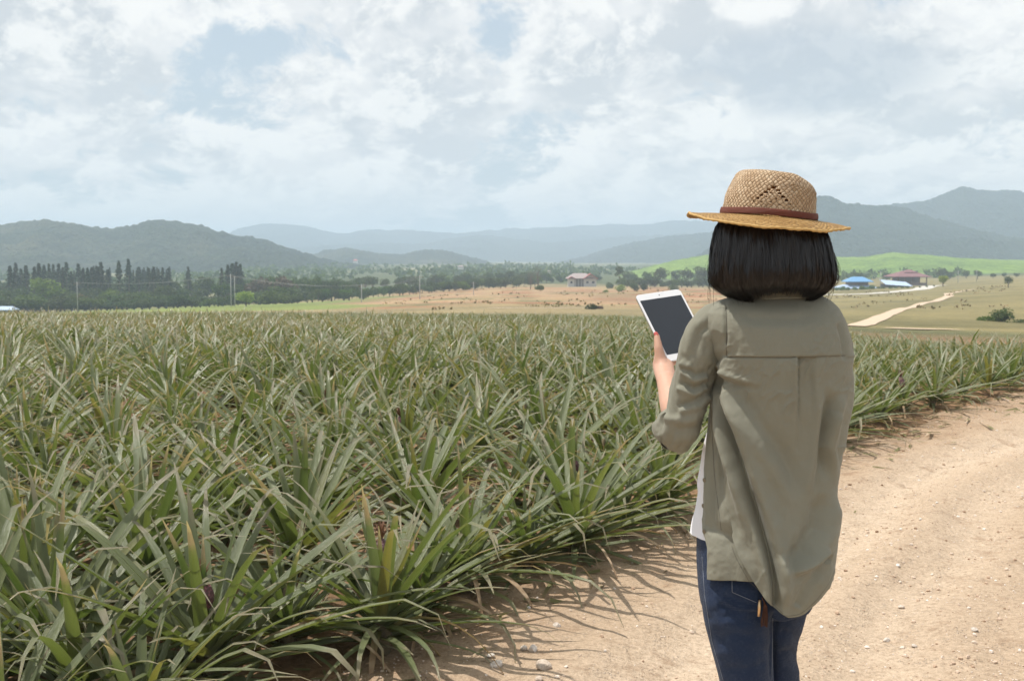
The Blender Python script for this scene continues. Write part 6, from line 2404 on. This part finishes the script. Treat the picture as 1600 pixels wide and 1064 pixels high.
uvb = np.stack([((AN / (2 * math.pi)) - 0.25) % 1.0, RRr], -1).reshape(-1, 2)
Fb = grid_faces(nu, nv, True)
fu, fv = Fb[:, 0] % nu, Fb[:, 0] // nu
hole = np.zeros(len(Fb), bool)
hrn = np.random.default_rng(4)
ur = int(318 / 360 * nu)
for q in range(30):                                           # looser weave along the right rear of the brim
    du, dv = int(hrn.integers(-14, 16)), int(hrn.integers(15, 23))
    hole |= (fu == (ur + du) % nu) & (fv == dv)
br_o = put('brim', mk_mesh('brim', V_, Fb[~hole], True, uv=uvb), M_BRIM, hat)
sd = br_o.modifiers.new('straw thickness', 'SOLIDIFY')
sd.thickness, sd.offset = 0.003, 0
rim = np.stack([bx[-1], by_[-1], dz[-1] + 0.001], -1)
rim = np.concatenate([rim, rim[:1]])
mb = MB()
mb.tube(rim, 0.0026 + 0.0006 * np.sin(np.arange(len(rim)) * 1.9), 7, False)
me = mb.mesh('rim_braid', True)
put('rim_braid', me, plain('straw_rim_braid', (0.50, 0.32, 0.12), 0.7, 0.3, 120, bumpd=0.002), br_o)
# ribbon band
nu, nv = 120, 8
ang = np.linspace(0, 2 * math.pi, nu + 1)[:-1]
AN, VV = np.meshgrid(ang, np.linspace(0, 1, nv))
rs = np.interp(VV * 0.0185, prof_z[:26], prof_r[:26])
bulge = 0.0020 + 0.0008 * np.sin(VV * math.pi)
V_ = np.stack([(RX * rs + bulge) * sup(AN, 2.2), (RY * rs + bulge) * sups(AN, 2.2), 0.0035 + VV * 0.0125 + 0.0012 * np.sin(AN * 3 + 1)], -1).reshape(-1, 3)
m_band, t = new_mat('red_brown_hat_ribbon')
g = t.n('ShaderNodeTexCoord').outputs['Object']
wv = t.n('ShaderNodeTexWave', i_Vector=g, i_Scale=130.0, i_Distortion=0.5, bands_direction='Z')
c = t.mix(t.noise(g, 30, 4, 0.6), (0.115, 0.034, 0.023), (0.185, 0.058, 0.038))
finish(t, principled(t, c, 0.7, bump(t, wv.outputs['Fac'], 0.0006), 0.25))
bd = put('band', mk_mesh('band', V_, grid_faces(nu, nv, True), True), m_band, hat)
sd = bd.modifiers.new('ribbon thickness', 'SOLIDIFY')
sd.thickness, sd.offset = 0.0014, 1

# ------------------------------------------------------------------ tablet
M4 = Matrix(((e1[0], -e2[0], nT[0], TB[0]), (e1[1], -e2[1], nT[1], TB[1]), (e1[2], -e2[2], nT[2], TB[2]), (0, 0, 0, 1)))
tablet = put('tablet', None, None, None, None, "white tablet computer with a dark blank screen in the woman's left hand", 'tablet')
tablet.matrix_world = M4


def rrect(x0, y0, x1, y1, r, seg=6):
    pts = []
    for (cx_, cy_, a0) in ((x1 - r, y1 - r, 0), (x0 + r, y1 - r, 90), (x0 + r, y0 + r, 180), (x1 - r, y0 + r, 270)):
        pts += [(cx_ + r * math.cos(R(a0 + 90 * i / seg)), cy_ + r * math.sin(R(a0 + 90 * i / seg))) for i in range(seg + 1)]
    return pts


def slab(rings, name, smooth=False):
    """stack of outlines (points, z) closed top and bottom"""
    mb = MB()
    n = len(rings[0][0])
    V_ = [(x, y, z) for pts, z in rings for x, y in pts]
    F_ = [list(range(n - 1, -1, -1)), [(len(rings) - 1) * n + i for i in range(n)]]
    for k in range(len(rings) - 1):
        F_ += [(k * n + i, k * n + (i + 1) % n, (k + 1) * n + (i + 1) % n, (k + 1) * n + i) for i in range(n)]
    mb.add(V_, F_)
    return mb.mesh(name, smooth)


m_white = plain('white_glossy_bezel', (0.80, 0.81, 0.83), 0.18, 0.01, spec=0.5)
m_alu = plain('silver_aluminium', (0.62, 0.63, 0.65), 0.35, 0.03, 60, Metallic=0.9)
m_scr = plain('dark_screen_glass', (0.018, 0.024, 0.034), 0.12, 0.03, spec=0.5)
put('back_shell', slab([(rrect(0.003, 0.003, TW - 0.003, TH - 0.003, 0.008), -TT), (rrect(0.0008, 0.0008, TW - 0.0008, TH - 0.0008, 0.0095), -TT * .7),
                        (rrect(0, 0, TW, TH, 0.010), -TT * .35), (rrect(0, 0, TW, TH, 0.010), -0.0012)], 'back_shell'), m_alu, tablet)
put('bezel', slab([(rrect(0.0004, 0.0004, TW - 0.0004, TH - 0.0004, 0.0098), -0.0012), (rrect(0.0004, 0.0004, TW - 0.0004, TH - 0.0004, 0.0098), -0.0003),
                   (rrect(0.0010, 0.0010, TW - 0.0010, TH - 0.0010, 0.0092), 0.0)], 'bezel'), m_white, tablet)
put('screen', slab([(rrect(0.0055, 0.0175, TW - 0.0055, TH - 0.0175, 0.0008), -0.0004), (rrect(0.0055, 0.0175, TW - 0.0055, TH - 0.0175, 0.0008), 0.0003)], 'screen'), m_scr, tablet)
circ = lambda cx_, cy_, r, n=18: [(cx_ + r * math.cos(2 * math.pi * i / n), cy_ + r * math.sin(2 * math.pi * i / n)) for i in range(n)]
put('home_button', slab([(circ(TW / 2, 0.009, 0.0052), -0.0003), (circ(TW / 2, 0.009, 0.0052), 0.0002), (circ(TW / 2, 0.009, 0.0044), 0.0001)], 'home_button'), m_white, tablet)
put('camera_lens', slab([(circ(TW / 2, TH - 0.009, 0.0016), -0.0003), (circ(TW / 2, TH - 0.009, 0.0016), 0.0002)], 'camera_lens'), m_scr, tablet)

# ------------------------------------------------------------------ tassel hanging from the back pocket
c0 = onto(J_BVH, 1189, 936, 0.010)
tas = empty('tassel_charm', tuple(c0), 'dark brown tassel charm with a gold bar hanging from the back pocket of the jeans', 'tassel')
m_gold = plain('gold_clasp', (0.72, 0.50, 0.28), 0.3, 0.06, Metallic=0.85)
m_tas = plain('dark_brown_tassel_cord', (0.075, 0.032, 0.020), 0.75, 0.3, 80)
mb = MB()
mb.tube([(-0.002, 0, -0.001), (-0.0035, -0.002, -0.016), (-0.0045, -0.002, -0.034)], [0.0030, 0.0034, 0.0030], 8)
put('clasp', mb.mesh('clasp', True), m_gold, tas)
mb = MB()
mb.tube([(0.002, 0, 0.004), (0.007, -0.001, -0.006), (0.009, -0.001, -0.016)], [0.0016, 0.0016, 0.0045], 7)
put('cap', mb.mesh('cap', True), m_tas, tas)
mb = MB()
tr_ = np.random.default_rng(3)
for i in range(46):
    a = tr_.uniform(0, 6.28)
    r0, r1 = 0.0034 * math.sqrt(tr_.random()), 0.0072 * math.sqrt(tr_.random())
    L_ = tr_.uniform(0.034, 0.043)
    mb.tube([(0.009 + r0 * math.cos(a), -0.001 + r0 * math.sin(a), -0.014), (0.0085 + r1 * .8 * math.cos(a), -0.001 + r1 * .8 * math.sin(a), -0.014 - L_ * .5),
             (0.007 + r1 * math.cos(a), -0.001 + r1 * math.sin(a), -0.014 - L_)], 0.0007, 4)
put('fringe', mb.mesh('fringe'), m_tas, tas)

# ------------------------------------------------------------------ haze over the whole valley
mb = MB()
ZT, ZB = 152.0, -26.0
mb.box((0, 0, (ZT + ZB) / 2), (14600, 14600, ZT - ZB))
m, t = new_mat('valley_haze')
pv = t.n('ShaderNodeVolumePrincipled')
pv.inputs['Color'].default_value = (0.67, 0.825, 1.0, 1)
pv.inputs['Density'].default_value = 4.5e-4
pv.inputs['Anisotropy'].default_value = 0.0
o = t.n('ShaderNodeOutputMaterial')
t.link(pv.outputs[0], o.inputs['Volume'])
put('haze', mb.mesh('haze'), m, kind='stuff')
